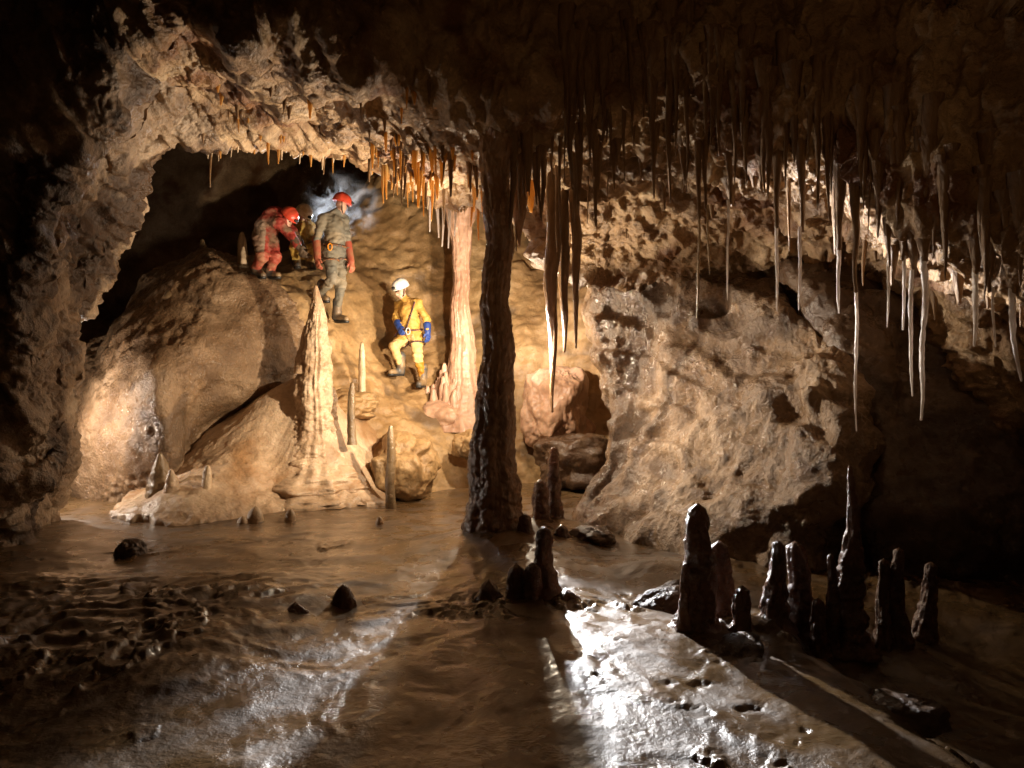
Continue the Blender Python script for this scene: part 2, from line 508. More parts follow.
g, s = displace(g, slope_disp, (0, 7, 3))
link('mud_slope', new_mesh('mud_slope', g.reshape(-1, 3), facing(grid_quads(*g.shape[:2]), s)), M['slope'])
tag(bpy.data.objects['mud_slope'], 'steep ochre mud slope climbing behind the cavers', None, None, 'structure')
cg = g[::2, ::2]
slope_bvh = BVHTree.FromPolygons([tuple(v) for v in cg.reshape(-1, 3)], [tuple(f) for f in grid_quads(*cg.shape[:2])])

# far end of the chamber
rows = []
for py, d in ((900, 12.5), (500, 17), (150, 18.5), (-250, 17), (-700, 13.5)):
    rows.append([P(px, py, d + e) for px, e in ((-700, -4), (-250, -1), (150, 0), (500, 0), (900, -1), (1500, -4))])
g = sheet(np.array(rows), [40] * 4, [50] * 5)
g, s = displace(g, lambda p, n: .5 * fbm(p, .4, 6, 100) + .12 * ridged(p, 1.2, 4, 101), (0, 8, 3))
o = link('cave_wall', new_mesh('far_wall', g.reshape(-1, 3), facing(grid_quads(*g.shape[:2]), s)), M['ceiling'])
tag(o, 'dark far wall of the chamber behind the cavers', None, None, 'structure')

# ------------------------------------------------------------------ LEFT BOULDER
rows = [
    [(60, 360, 11.8), (110, 330, 12.0), (150, 275, 12.3), (205, 250, 12.4), (250, 262, 12.2), (285, 284, 12.0), (345, 330, 13.0)],
    [(52, 375, 11.6), (95, 362, 11.0), (140, 302, 11.2), (200, 262, 11.4), (250, 275, 11.4), (286, 302, 11.2), (350, 345, 13.0)],
    [(40, 405, 11.5), (84, 400, 10.5), (130, 350, 10.0), (180, 322, 10.2), (235, 322, 10.5), (278, 338, 10.7), (350, 372, 13.0)],
    [(30, 440, 11.5), (75, 440, 10.4), (118, 400, 9.65), (157, 386, 9.3), (215, 378, 10.0), (268, 388, 10.8), (350, 400, 13.2)],
    [(30, 475, 11.5), (72, 475, 10.4), (120, 452, 9.7), (166, 442, 9.35), (200, 432, 10.4), (250, 425, 11.4), (350, 425, 13.6)],
    [(35, 505, 11.6), (75, 502, 10.5), (125, 498, 9.9), (170, 486, 9.75), (200, 468, 10.9), (250, 455, 11.9), (345, 450, 12.8)],
    [(45, 560, 11.8), (80, 560, 10.9), (125, 560, 10.4), (172, 560, 10.3), (205, 540, 11.3), (255, 520, 12.2), (345, 500, 12.9)],
]
ctrl = np.array([[P(*c) for c in r] for r in rows])
g = sheet(ctrl, smooth_steps(ctrl, 0, 1.7), smooth_steps(ctrl, 1, 1.7))


def boulder_disp(sd, a=1.0):
    def fn(p, n):
        w = p + .15 * np.stack([perlin(p * 1.6, sd), perlin(p * 1.6, sd + 1), perlin(p * 1.6, sd + 2)], 1)
        crust = sstep(-.2, .35, perlin(p * 1.5, sd + 4))
        h = .06 * fbm(w, .8, 2, sd + 3) + .10 * facets(w, 1.2, sd, 6) + .055 * facets(w, 3.0, sd + 1, 6)
        h += (.4 + crust) * (.030 * fbm(p, 6, 4, sd + 9, .62) + .016 * facets(w, 9, sd + 2, 7))
        return a * h
    return fn


g, s = displace(g, boulder_disp(120), (-1, 7, 3))
o = link('boulder', new_mesh('boulder', g.reshape(-1, 3), facing(grid_quads(*g.shape[:2]), s)), M['boulder'])
tag(o, 'huge pale boulder under the arch at the left, behind the flowstone apron', 'boulder')
boulder_bvh = BVHTree.FromPolygons([tuple(v) for v in g[::2, ::2].reshape(-1, 3)], [tuple(f) for f in grid_quads(*g[::2, ::2].shape[:2])])

# ------------------------------------------------------------------ RIGHT BOULDER
rows = [
    [(660, 268, 11.6), (618, 262, 11.0), (655, 236, 10.0), (706, 254, 9.1), (772, 294, 8.3), (846, 336, 7.6), (900, 375, 7.9)],
    [(650, 300, 11.4), (590, 288, 10.2), (645, 266, 9.1), (712, 286, 8.2), (784, 322, 7.35), (850, 358, 6.75), (888, 400, 7.5)],
    [(650, 345, 11.3), (594, 335, 9.9), (652, 340, 8.7), (714, 350, 7.8), (782, 374, 7.0), (848, 404, 6.45), (880, 436, 7.2)],
    [(655, 400, 11.1), (606, 398, 9.5), (654, 402, 8.4), (710, 412, 7.5), (774, 432, 6.8), (838, 452, 6.2), (872, 470, 6.9)],
    [(655, 470, 10.8), (600, 466, 8.9), (642, 470, 8.0), (692, 480, 7.2), (752, 492, 6.6), (816, 500, 6.1), (860, 512, 6.7)],
    [(645, 520, 10.2), (580, 522, 8.2), (624, 530, 7.55), (668, 545, 7.0), (726, 552, 6.6), (794, 560, 6.3), (855, 570, 6.7)],
    [(640, 580, 10.2), (565, 590, 8.1), (615, 610, 7.4), (658, 610, 6.9), (720, 625, 6.5), (790, 630, 6.3), (855, 640, 6.7)],
]
ctrl = np.array([[P(*c) for c in r] for r in rows])
g = sheet(ctrl, smooth_steps(ctrl, 0, 1.8), smooth_steps(ctrl, 1, 1.8))


def rb(p, n):
    w = p + .25 * np.stack([perlin(p * 1.2, 140), perlin(p * 1.2, 141), perlin(p * 1.2, 142)], 1)
    h = .05 * fbm(w, .8, 2, 143) + .16 * facets(w, 1.15, 33, 7) + .045 * facets(w, 3.0, 35, 7) + .03 * ridged(w, 2.4, 3, 146)
    # strata: ledges dipping to the right
    q_ = p[:, 2] * 1.0 + p[:, 0] * .75 + .25 * perlin(p * 1.1, 150)
    t = q_ / .42; fr = t - np.floor(t)
    h += .09 * (sstep(.0, .75, fr) - sstep(.8, 1., fr)) * (0.4 + perlin(p * .9, 151))
    h += .020 * fbm(p, 5.5, 4, 152, .6) + .012 * facets(p, 9, 37, 5)
    pits = sstep(.28, .55, perlin(p * 9, 156))
    hol = perlin(w * np.array([1.2, 1.2, 2.0]), 157)
    return h - .010 * pits - .09 * sstep(.10, .42, hol)


g, s = displace(g, rb, (0, 7, 2))
o = link('boulder', new_mesh('boulder', g.reshape(-1, 3), facing(grid_quads(*g.shape[:2]), s)), M['boulder'])
tag(o, 'massive sloping boulder with pitted lit face, right of the great column', 'boulder')

# ------------------------------------------------------------------ RIGHT WALL
rows = []
for k, (pyf) in enumerate((235, 300, 345, 390, 435, 485, 540, None, None)):
    rp = [(820, 9.2), (836, 7.0), (862, 6.7), (885, 6.5), (893, 6.4), (902, 6.2), (905, 6.1), (905, 6.1), (905, 6.1)][k]
    line = []
    for off, d in ((-40, rp[1] + 2.2), (0, rp[1]), (45, rp[1] - .05), (110, rp[1] - .12), (190, rp[1] - .3), (300, rp[1] - .55), (520, rp[1] - 1.2)):
        py = pyf if pyf else CY + (CH - (0.05 if k == 7 else -.5)) * F / d
        line.append(P(rp[0] + off, py, d))
    rows.append(line)
ctrl = np.array(rows)
g = sheet(ctrl, smooth_steps(ctrl, 0, 2.6), smooth_steps(ctrl, 1, 2.6))
g, s = displace(g, lambda p, n: .12 * fbm(p, .9, 2, 160) + .14 * facets(p, 1.4, 161, 6) + .06 * facets(p, 3.4, 163, 6) + .03 * fbm(p, 6, 4, 167, .6), (0, 5, 1.5))
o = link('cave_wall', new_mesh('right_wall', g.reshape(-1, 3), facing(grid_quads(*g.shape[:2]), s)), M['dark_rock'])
tag(o, 'dark wet rock wall at the far right behind the red brown stalagmites', None, None, 'structure')

# ------------------------------------------------------------------ FLOWSTONE APRON (thin plate through measured heights)
AX, AY = P(316, 0, 10.3)[0], 10.3


def tps(pts, vals, q):
    pts = np.asarray(pts); n = len(pts)
    def U(r2): return np.where(r2 > 1e-9, r2 * np.log(r2 + 1e-12), 0)
    K = U(((pts[:, None] - pts[None]) ** 2).sum(-1)) + 1e-3 * np.eye(n)
    Pm = np.hstack([np.ones((n, 1)), pts])
    A_ = np.block([[K, Pm], [Pm.T, np.zeros((3, 3))]])
    sol = np.linalg.solve(A_, np.concatenate([vals, np.zeros(3)]))
    out = np.zeros(len(q))
    for i in range(n):
        out += sol[i] * U(((q - pts[i]) ** 2).sum(1))
    return out + sol[n] + q @ sol[n + 1:]


ap = [(120, 526, 8.3), (165, 527, 8.25), (215, 524, 8.5), (262, 517, 8.9), (300, 512, 9.2), (345, 508, 9.4), (388, 503, 9.85),
      (398, 500, 10.4), (150, 497, 9.3), (185, 472, 9.6), (232, 440, 9.95), (270, 410, 10.3), (296, 392, 10.6), (330, 400, 10.75), (350, 430, 10.7),
      (372, 470, 10.45), (316, 432, 10.2), (300, 440, 10.1), (280, 458, 9.95), (250, 470, 9.5), (210, 485, 9.05), (165, 496, 8.75), (330, 450, 10.05), (345, 470, 10.0),
      (300, 475, 9.75), (330, 485, 9.75), (365, 490, 9.95), (270, 492, 9.45), (300, 385, 11.2), (340, 395, 11.2), (260, 400, 10.9), (200, 440, 10.5),
      (130, 490, 9.8)]
ap3 = np.array([P(*a) for a in ap])
xs = np.arange(-4.75, -1.2, .0135); ys = np.arange(7.9, 11.3, .0145)
YY, XX = np.meshgrid(ys, xs, indexing='ij')
qq = np.stack([XX.ravel(), YY.ravel()], 1)
h = tps(ap3[:, :2], ap3[:, 2], qq)
# outside the outline the apron dips below the floor
poly = np.array([P(*a)[:2] for a in ((112, 527, 8.3), (165, 530, 8.15), (215, 526, 8.4), (262, 520, 8.8), (300, 514, 9.1), (345, 510, 9.3), (392, 505, 9.75),
                                     (405, 500, 10.5), (380, 440, 11.4), (250, 400, 11.4), (190, 440, 10.6), (120, 490, 9.9), (100, 520, 8.8))])


def poly_sd(p, poly):
    d = np.full(len(p), 1e9); inside = np.zeros(len(p), bool)
    for i in range(len(poly)):
        a, b = poly[i], poly[(i + 1) % len(poly)]
        e = b - a; w = p - a
        t = np.clip((w @ e) / (e @ e), 0, 1)
        d = np.minimum(d, np.linalg.norm(w - t[:, None] * e, axis=1))
        c = ((a[1] > p[:, 1]) != (b[1] > p[:, 1])) & (p[:, 0] < e[0] * (p[:, 1] - a[1]) / (e[1] + 1e-12) + a[0])
        inside ^= c
    return np.where(inside, -d, d)


pn = np.stack([qq[:, 0], qq[:, 1], h], 1)
sd = poly_sd(qq, poly) + .12 * perlin(pn * 2.2, 170) + .09 * perlin(pn * 5, 171) + .04 * perlin(pn * 12, 172)
h = h - .9 * sstep(-.12, .06, sd) + .0
r = np.hypot(qq[:, 0] - AX, qq[:, 1] - AY)
th = np.arctan2(qq[:, 1] - AY, qq[:, 0] - AX)
flute = np.stack([np.cos(th) * 3.2, np.sin(th) * 3.2, r * .9], 1)
h += (.030 * fbm(flute, .8, 3, 173) * sstep(.12, .4, r) * sstep(1.6, .5, r)) + .03 * fbm(pn, 1.6, 3, 174) + .012 * fbm(pn, 6, 4, 176)
h += .50 * np.exp(-(r / .40) ** 1.15) + .018 * ridged(pn, 3.2, 4, 178)
g = np.stack([XX, YY, h.reshape(XX.shape)], -1)
_, s = displace(g, lambda p, n: np.zeros(len(p)), (0, 6, 50))
apron = link('flowstone_mound', new_mesh('flowstone_mound', g.reshape(-1, 3), facing(grid_quads(*g.shape[:2]), s)), M['flow'])
tag(apron, 'cream flowstone mound spreading over the floor beneath the tall pointed stalagmite', 'flowstone')
apron_bvh = BVHTree.FromPolygons([tuple(v) for v in g[::2, ::2].reshape(-1, 3)], [tuple(f) for f in grid_quads(*g[::2, ::2].shape[:2])])


# ------------------------------------------------------------------ DRIPSTONE
def drip(length, prof, sides=14, step=.02, seed=0, wob=.02, lump=.12, flute=0.0, rings=.0, up=False, bend=(0, 0), lat=5.0):
    """a dripstone body along -z (or +z when up); prof: radii evenly spread from root to tip"""
    n = max(6, int(length / step))
    t = np.linspace(0, 1, n + 1)
    rr = np.interp(t, np.linspace(0, 1, len(prof)), prof)
    th = np.arange(sides) / sides * 2 * math.pi
    T, TH = np.meshgrid(t, th, indexing='ij')
    Rr = np.repeat(rr[:, None], sides, 1)
    z = T * length
    pn = np.stack([np.cos(TH).ravel() * .25 + seed * 3.7, np.sin(TH).ravel() * .25 + seed * 1.3, z.ravel()], 1)
    k = 1 + lump * fbm(pn, lat, 4, 200 + seed % 7, .6)
    if flute:
        fl = np.stack([np.cos(TH).ravel() * 2.4 + seed, np.sin(TH).ravel() * 2.4, z.ravel() * .22], 1)
        k = k + flute * ridged(fl, 1.0, 3, 210)
    if rings:
        k = k + rings * (.9 * perlin(pn * np.array([1.2, 1.2, 11]), 221) + .8 * perlin(pn * np.array([3, 3, 26]), 222) + 1.2 * perlin(pn * np.array([9, 9, 13]), 223))
    Rr = Rr * k.reshape(Rr.shape).clip(.25, 3)
    zz = t * length
    cp = np.stack([np.zeros_like(zz) + seed * 2.1, np.zeros_like(zz), zz * 1.2], 1)
    ox = wob * (perlin(cp * 1.5, 230) - perlin(cp[:1] * 1.5, 230)) + bend[0] * t ** 2
    oy = wob * (perlin(cp * 1.5, 231) - perlin(cp[:1] * 1.5, 231)) + bend[1] * t ** 2
    Xv = np.cos(TH) * Rr + ox[:, None]; Yv = np.sin(TH) * Rr + oy[:, None]
    Zv = z if up else -z
    v = np.stack([Xv, Yv, Zv], -1).reshape(-1, 3)
    q = grid_quads(n + 1, sides, True)
    e = np.array([[ox[-1], oy[-1], (length + rr[-1] * .8) * (1 if up else -1)]])
    v = np.vstack([v, e])
    base = n * sides
    tr = [(base + i, base + (i + 1) % sides, len(v) - 1) for i in range(sides)]
    if not up:
        q = q[:, ::-1]; tr = [(a, c, b) for a, b, c in tr]
    return v, q, tr


def join(parts):
    vs, qs, ts, o = [], [], [], 0
    for v, q, t in parts:
        vs.append(v); qs.append(np.asarray(q) + o); ts.append(np.asarray(t).reshape(-1, 3) + o); o += len(v)
    return np.vstack(vs), np.vstack(qs), np.vstack(ts)


def shift(part, x=0, y=0, z=0):
    v, q, t = part
    return v + np.array([x, y, z]), q, t


def put(name, part, mat, loc, parent=None):
    v, q, t = part
    return link(name, new_mesh(name, v, q, t), mat, parent, loc)


# the great column
top = P(500, 112, 7.28); foot = P(497, 546, 7.28)
L_ = top[2] - foot[2] + .25
prof = [.33, .265, .235, .225, .20, .195, .19, .185, .18, .178, .178, .178, .18, .19, .215, .29][::-1]
prof = [.55, .29, .228, .206, .192, .178, .158, .136, .129, .126, .124, .130, .126, .140, .18, .30]
c1 = drip(L_, prof, 140, .009, 3, .06, .14, .05, .012, True)
o = put('column', c1, M['column'], (foot[0], 7.28, foot[2] - .15))
tag(o, 'great dark fluted dripstone column joining floor and ceiling in the middle', 'column')

# pink flowstone column behind
b = P(462, 392, 12.15)
c1 = drip(3.45, [.46, .36, .26, .21, .18, .165, .15, .13, .115, .11, .115, .13, .16, .22], 72, .014, 8, .05, .10, .20, .02, True)
fan = []
for i in range(40):
    a = math.pi * (.75 + R.random() * 1.1)
    rr = .16 + .42 * R.random()
    fan.append(shift(drip(max(.22, .95 - 1.5 * rr) * R.uniform(.75, 1.1) + .35, [.075, .065, .06, .05, .025], 14, .016, i, .02, .25, .15, .05, True),
                     rr * math.cos(a), rr * math.sin(a) * .6, .10))
o = put('flowstone_column', join([c1] + fan), M['pink_col'], (b[0], 12.15, b[2] - .60))
tag(o, 'pinkish fluted flowstone column with a fringed foot, left of the great column', 'column')

# ---- stalactites
def on_rock(px, py, lo=3, hi=10.6, bvh=None):
    """distance at which the line of sight through a measured pixel meets the ceiling"""
    d = Vector(P(px, py, 1.0)) - Vector((0, 0, CH))
    h = (bvh or ceil_bvh).ray_cast(Vector((0, 0, CH)), d.normalized())
    if h[0] is None or not lo < h[0].y < hi: return None
    return h[0].y


def hang_at(px, py, ln, r0, mat, label, group, seed, **k):
    d = on_rock(px, py)
    if d is None: return None
    return hang(px, py + ln, d + .02, r0, mat, label, group, seed, root=py - 5, **k)




def hang(px, tip_py, d, r0, mat, label, group, seed, rt=.3, sides=10, straw=None, root=None, lump=.14, wob=.03, flute=0, prof=None, step=.02, bend=(0, 0)):
    tip = P(px, tip_py, d)
    if root is None:
        h = ceil_bvh.ray_cast(Vector(tip), Vector((0, 0, 1)))
        z1 = (h[0].z + .07) if h[0] is not None and h[0].z - tip[2] < 4 else tip[2] + .5
    else:
        z1 = P(px, root, d)[2]
    Lg = max(.06, z1 - tip[2])
    if straw:                                  # thick root painted brown as shaded, straw below painted white as lit
        sp = P(px, straw[0], d)[2]
        L1 = max(.08, z1 - sp)
        e = bpy.data.objects.new('stalactite', None); C.objects.link(e); e.location = (tip[0], d, z1)
        e.empty_display_size = .1
        put('root', drip(L1 + .03, [r0 * 1.8, r0 * 1.25, r0, r0 * .8, r0 * .55, straw[1] * 1.15], 12, .02, seed, .04, .16, .06), M['brown_stal'], (0, 0, 0), e)
        sw = drip(sp - tip[2], [straw[1] * 1.1, straw[1], straw[1] * .95, straw[1] * .85, straw[1] * .7, straw[1] * .4], 12, .008, seed + 3, .02, .30, 0, .22, bend=bend)
        put('lit_straw_tip', shift(sw, 0, 0, -L1), mat, (0, 0, 0), e)
        tag(e, label, 'stalactite', group)
        return e
    pr = prof or [r0 * 1.7, r0 * 1.15, r0 * .95, r0 * .8, r0 * .62, r0 * .45, r0 * rt]
    o = put('stalactite', drip(Lg, pr, sides, step, seed, wob, lump, flute, bend=bend), mat, (tip[0], d, z1))
    tag(o, label, 'stalactite', group)
    return o


lipx = [a[1][0] for a in arch[5:]]; lipd = [a[1][2] for a in arch[5:]]; lipy = [a[1][1] for a in arch[5:]]
farx = [a[3][0] for a in arch[5:]]; fary = [a[3][1] for a in arch[5:]]; fard = [a[3][2] for a in arch[5:]]

# row at the right, lit tips painted white: px, straw top, tip, label
GW = 'white tipped stalactites at the right'
WH = [(699, 215, 318, 6.5, .011, 'thin reddish straw, leftmost of the white tipped row right of the column'),
      (707, 205, 274, 6.6, .009, 'faint short straw close beside the leftmost thin reddish straw'),
      (728, 200, 300, 6.5, .010, 'thin pale straw standing apart, third from left in the white tipped row'),
      (777, 224, 311, 6.2, .013, 'white straw hanging before the dark ledge recess, left of a close twin'),
      (800, 227, 310, 6.1, .013, 'white straw whose tip touches the right end of the ledge recess'),
      (839, 246, 313, 5.9, .015, 'bright white stubby straw alone between the ledge recess and longest straw'),
      (856, 288, 431, 5.7, .012, 'longest white straw, its tip hanging before the dark opening'),
      (888, 262, 327, 5.6, .010, 'short faint white straw left of the bright close trio'),
      (904, 256, 330, 5.5, .012, 'upper left straw of the bright close trio at the right'),
      (912, 270, 396, 5.5, .015, 'middle straw of the bright close trio at the right'),
      (923, 257, 420, 5.4, .020, 'brightest thick knobbly white straw, right of the close trio'),
      (975, 268, 346, 5.1, .018, 'short thick white stalactite between the trio and the right edge'),
      (993, 287, 347, 5.0, .010, 'thin white straw beside the slanting stalactite at the right edge'),
      (1012, 288, 381, 4.8, .018, 'slanting white stalactite at the right edge of the photo')]
for i, (px, t, b, d, rr, lab) in enumerate(WH):
    dh = float(np.interp(px, lipx, lipd)) + .02
    for k_ in range(12):                             # first spot behind the lip with rock overhead
        hh = ceil_bvh.ray_cast(Vector(P(px, t, dh)), Vector((0, 0, 1)))
        if hh[0] is not None and hh[0].z - P(px, t, dh)[2] < 1.6: break
        dh += .08
    hang(px, b, dh, rr * 2.2, M['white_stal'] if i not in (0, 1) else M['pale_stal'], lab, GW, 300 + i, straw=(t, rr),
         bend=((.06, 0) if i == 13 else ((R.random() - .5) * .03, 0)))

# big hangers around the column
hang(553, 412, 8.0, .085, M['brown_stal'], 'very long dark stalactite reaching halfway down, right of the great column', None, 41, flute=.12, sides=26,
     prof=[.12, .07, .058, .055, .06, .072, .062, .042, .026, .012], root=40)
hang(566, 352, 8.1, .05, M['brown_stal'], 'dark stalactite fused beside the very long one, ending sooner', None, 42, flute=.1, sides=18,
     prof=[.08, .05, .042, .042, .052, .048, .034, .012], root=60)
hang(577, 348, 8.05, .04, M['brown_stal'], 'slim dark stalactite, right of the fused pair beside the great column', None, 43, sides=14, prof=[.10, .06, .05, .052, .036, .022, .010], root=150)
hang(521, 246, 7.6, .05, M['column'], 'dark smooth stalactite hugging the right side of the great column', None, 44, sides=18, prof=[.12, .08, .07, .072, .06, .03, .01])
hang(532, 212, 8.2, .035, M['amber_stal'], 'orange translucent stalactite just right of the great column', None, 45, sides=14, prof=[.09, .06, .05, .045, .035, .015])
hang(508, 178, 7.5, .04, M['brown_stal'], 'short brown stalactite against the top of the great column', None, 46, sides=14)

# curtain of brown stalactites
GC = 'brown stalactite curtain on the right half of the ceiling'


def region_label(px, kind):
    if px < 545: return 'slim brown stalactite in the dark cluster around the top of the great column'
    if px < 625: return 'slender brown stalactite in the dense curtain just right of the great column'
    if px < 700: return 'brown stalactite in the curtain above the massive sloping boulder'
    if px < 790: return 'thick brown stalactite hanging over the dark ledge recess at right'
    if px < 880: return 'dark brown stalactite above the shadowed opening at right'
    return 'dark brown stalactite in the dim curtain at the far right'


n = 0
for i in range(110):
    u_ = (i + R.random() * .9) / 110
    px = 500 + 535 * (u_ * .55 + .45 * u_ ** 1.9)
    ld = np.interp(px, lipx, lipd); ly = np.interp(px, lipx, lipy)
    dep = ld + R.choice([R.uniform(.06, .4), R.uniform(.1, 1.1)])
    base = ly + (dep - ld) * 25
    tip = base + (28 + 85 * R.random() ** 1.5) * (1.0 if px < 720 else 1.1)
    if px < 640: tip += 18 * R.random()
    r0 = R.uniform(.012, .035) if px < 680 else R.uniform(.015, .05)
    if i % 5 < 3 and px > 560:                      # grows down the outer face of the ceiling edge like a drapery
        r0 = R.uniform(.014, .038)
        if px > 690 and min(abs(px - w_[0]) for w_ in WH) < 7: px += 11
        ry = ly - R.uniform(25, 95)
        dh = on_rock(px, ry, 3, 8.5)
        if dh is None: continue
        hang(px, ly + R.uniform(8, 75) * (1 if px > 690 else 1.3), dh + .02, r0, M['brown_stal'], region_label(px, 0), GC, 400 + i, sides=16, flute=.2, lump=.25,
             root=ry - 14, prof=[r0 * 2.0, r0 * 1.6, r0 * 1.2, r0 * .95, r0 * .75, r0 * .55, r0 * .35, r0 * .12])
        continue
    hang(px, tip, dep, r0, M['brown_stal'], region_label(px, 0), GC, 400 + i, sides=12, flute=.16, lump=.25)
# thin straws in front of the pale wall behind
for i in range(22):
    px = R.uniform(520, 690)
    dep = R.uniform(7.3, 8.6)
    hang(px, R.uniform(170, 262), dep, R.uniform(.007, .013), M['brown_stal'], 'hair thin straw stalactite among the curtain right of the great column',
         'thin straws right of the great column', 560 + i, sides=7, lump=.1)

# amber fringe left of the column
for i in range(68):
    px = 368 + 114 * R.random()
    py = np.interp(px, [370, 480], [128, 150]) + R.uniform(0, 48)
    hang_at(px, py, 8 + 34 * R.random() ** 1.4, R.uniform(.012, .03), M['amber_stal'] if R.random() < .62 else M['brown_stal'],
            'amber stalactite in the glowing fringe left of the great column', 'amber fringe left of the great column', 600 + i, sides=9)
# fringe on the far lip of the arch
for i in range(36):
    px = 205 + 265 * R.random()
    for py in range(232, 120, -2):
        if on_rock(px, py) is not None: break
    hang_at(px, py - 1, 3 + 13 * R.random() ** 1.8, R.uniform(.009, .022), M['pale_stal'] if R.random() < .6 else M['amber_stal'],
            'small pale stalactite fringing the far lip of the arch', 'small stalactites along the arch lip', 650 + i, sides=8, step=.015)
# short ones scattered under the arch
for i in range(30):
    hang_at(195 + 235 * R.random(), R.uniform(80, 165), 6 + 16 * R.random() ** 1.5, R.uniform(.012, .028), M['brown_stal'] if R.random() < .6 else M['amber_stal'],
            'short brown stalactite scattered under the arch ceiling', 'short stalactites under the arch', 720 + i, sides=9, step=.015)
hang(211, 187, 8.7, .022, M['brown_stal'], 'long slim stalactite hanging from the left shoulder of the arch', None, 740, sides=10, root=98)
for i, (px, tp) in enumerate(((431, 232), (437, 238), (443, 246), (449, 248), (455, 236), (478, 240), (484, 230), (472, 226))):
    hang(px, tp, 9.55, .022, M['white_stal'] if i < 5 else M['amber_stal'], 'pale straw in the short row hanging before the pinkish flowstone column' if i < 5
         else 'amber straw between the pinkish flowstone column and the great column',
         'pale straws before the pinkish column' if i < 5 else 'amber straws beside the great column', 750 + i, sides=9, root=190)


# ---- stalagmites
def stand(name, px, top_py, d, prof, mat, label, group=None, seed=0, base_py=None, bvh=None, sides=22, lump=.12, rings=.05, flute=0, wob=.02, step=.012, sink=.06, cat='stalagmite'):
    x = (px - CX) / F * d
    if mat is M['red_stal']:
        prof = [prof[0] * 1.5, prof[0] * 1.1] + list(prof[1:])
        lump, rings = max(lump, .26), max(rings, .13)
    zb = P(px, base_py, d)[2] if base_py else rest(bvh or floor_bvh, x, d)
    zt = P(px, top_py, d)[2]
    v = drip(zt - zb + sink, prof, sides, step, seed, wob, lump, flute, rings, True)
    o = put(name, v, mat, (x, d, zb - sink))
    return tag(o, label, cat, group)


# tall pointed stalagmite on its mound
zb = P(316, 440, 10.25)[2]; zt = P(313, 286, 10.25)[2]
main = drip(zt - zb + .75, [.95, .78, .58, .43, .34, .29, .26, .237, .22, .20, .18, .165, .145, .12, .09, .055, .02], 100, .010, 21, .05, .20, .12, .0, True, lat=5)
sp = shift(drip(.62, [.13, .11, .085, .055, .02], 26, .011, 23, .02, .22, .1, .06, True), -.13, -.03, 1.62)
sp2 = shift(drip(.75, [.14, .12, .09, .06, .025], 26, .011, 25, .02, .22, .1, .06, True), .11, -.02, 1.2)
o = put('stalagmite', join([main, sp, sp2]), M['flow'], (P(316, 0, 10.25)[0], 10.25, zb - .75))
tag(o, 'tall pointed cream stalagmite rising from the flowstone mound', 'stalagmite')

cyl = [1.25, 1.05, 1.0, .98, 1.0, .95, .9, .78, .4]


def pr(r): return [r * k for k in cyl]


stand('stalagmite', 352, 383, 9.95, pr(.052), M['mud_stal'], 'thin dark stalagmite on the right shoulder of the flowstone mound', None, 31, 440)
stand('stalagmite', 362, 343, 11.0, pr(.05), M['pale_stal'], 'slim pale stalagmite on the slope below the grey suited caver', None, 32, 392)
stand('stalagmite', 391, 426, 9.55, pr(.058), M['mud_stal'], 'straight slim stalagmite at the right foot of the flowstone mound', None, 33, 506)
stand('stalagmite', 242, 233, 11.9, pr(.075), M['pale_stal'], 'stubby stalagmite on the boulder beside the red suited caver', None, 34, 276)
stand('stalagmite', 169, 292, 10.6, pr(.07), M['mud_stal'], 'small blunt stalagmite on the top left of the huge pale boulder', None, 35, 312)
stand('stalagmite', 203, 240, 12.2, [.22, .14, .07, .03], M['mud_stal'], 'low conical stalagmite on the crest of the huge pale boulder', None, 36, 262)
stand('stalagmite', 206, 466, 8.95, pr(.055), M['pale_stal'], 'short stalagmite on the left arm of the flowstone mound', None, 37, 496)
stand('stalagmite', 159, 454, 9.2, [.15, .14, .12, .10, .07, .03], M['mud_stal'], 'dark pointed stump against the foot of the huge pale boulder', None, 38, 497, lump=.25)
stand('stalagmite', 171, 470, 8.85, [.10, .10, .09, .06, .02], M['flow'], 'pale pointed stump beside the dark stump at the boulder foot', None, 39, 500, lump=.25)
stub = [1.3, 1.15, 1.05, 1.0, .92, .75, .4]
for i, (px, tp, d, r0, lab) in enumerate((
        (255, 508, 8.55, .085, 'rounded pale stub before the flowstone mound, larger of a close pair'),
        (243, 517, 8.45, .06, 'smallest low pale stub at the edge of the flowstone mound'),
        (290, 510, 8.55, .062, 'pale stub alone, right of the close pair before the mound'),
        (380, 517, 8.3, .045, 'tiny stub on the open floor below the straight slim stalagmite'))):
    stand('stalagmite', px, tp, d, [r0 * k for k in stub], M['pale_stal'], lab, 'pale stubs before the flowstone mound', 50 + i, sides=18, lump=.1, rings=.02)
# right behind the column
stand('stalagmite', 554, 449, 7.75, [.085, .082, .08, .075, .072, .066, .058, .05, .05, .035], M['red_stal'], 'taller of two dark stalagmites right behind the great column', None, 61, sides=26)
stand('stalagmite', 541, 483, 7.6, [.09, .085, .08, .08, .075, .07, .05], M['red_stal'], 'shorter of two dark stalagmites right behind the great column', None, 62, sides=26)
stand('stalagmite', 526, 517, 7.0, [.075, .065, .06, .06, .05], M['red_stal'], 'dark stub at the right foot of the great column', None, 63)
stand('stalagmite', 562, 528, 7.1, [.08, .07, .065, .06, .05], M['red_stal'], 'dark stub before the two dark stalagmites, right of the great column', None, 64)
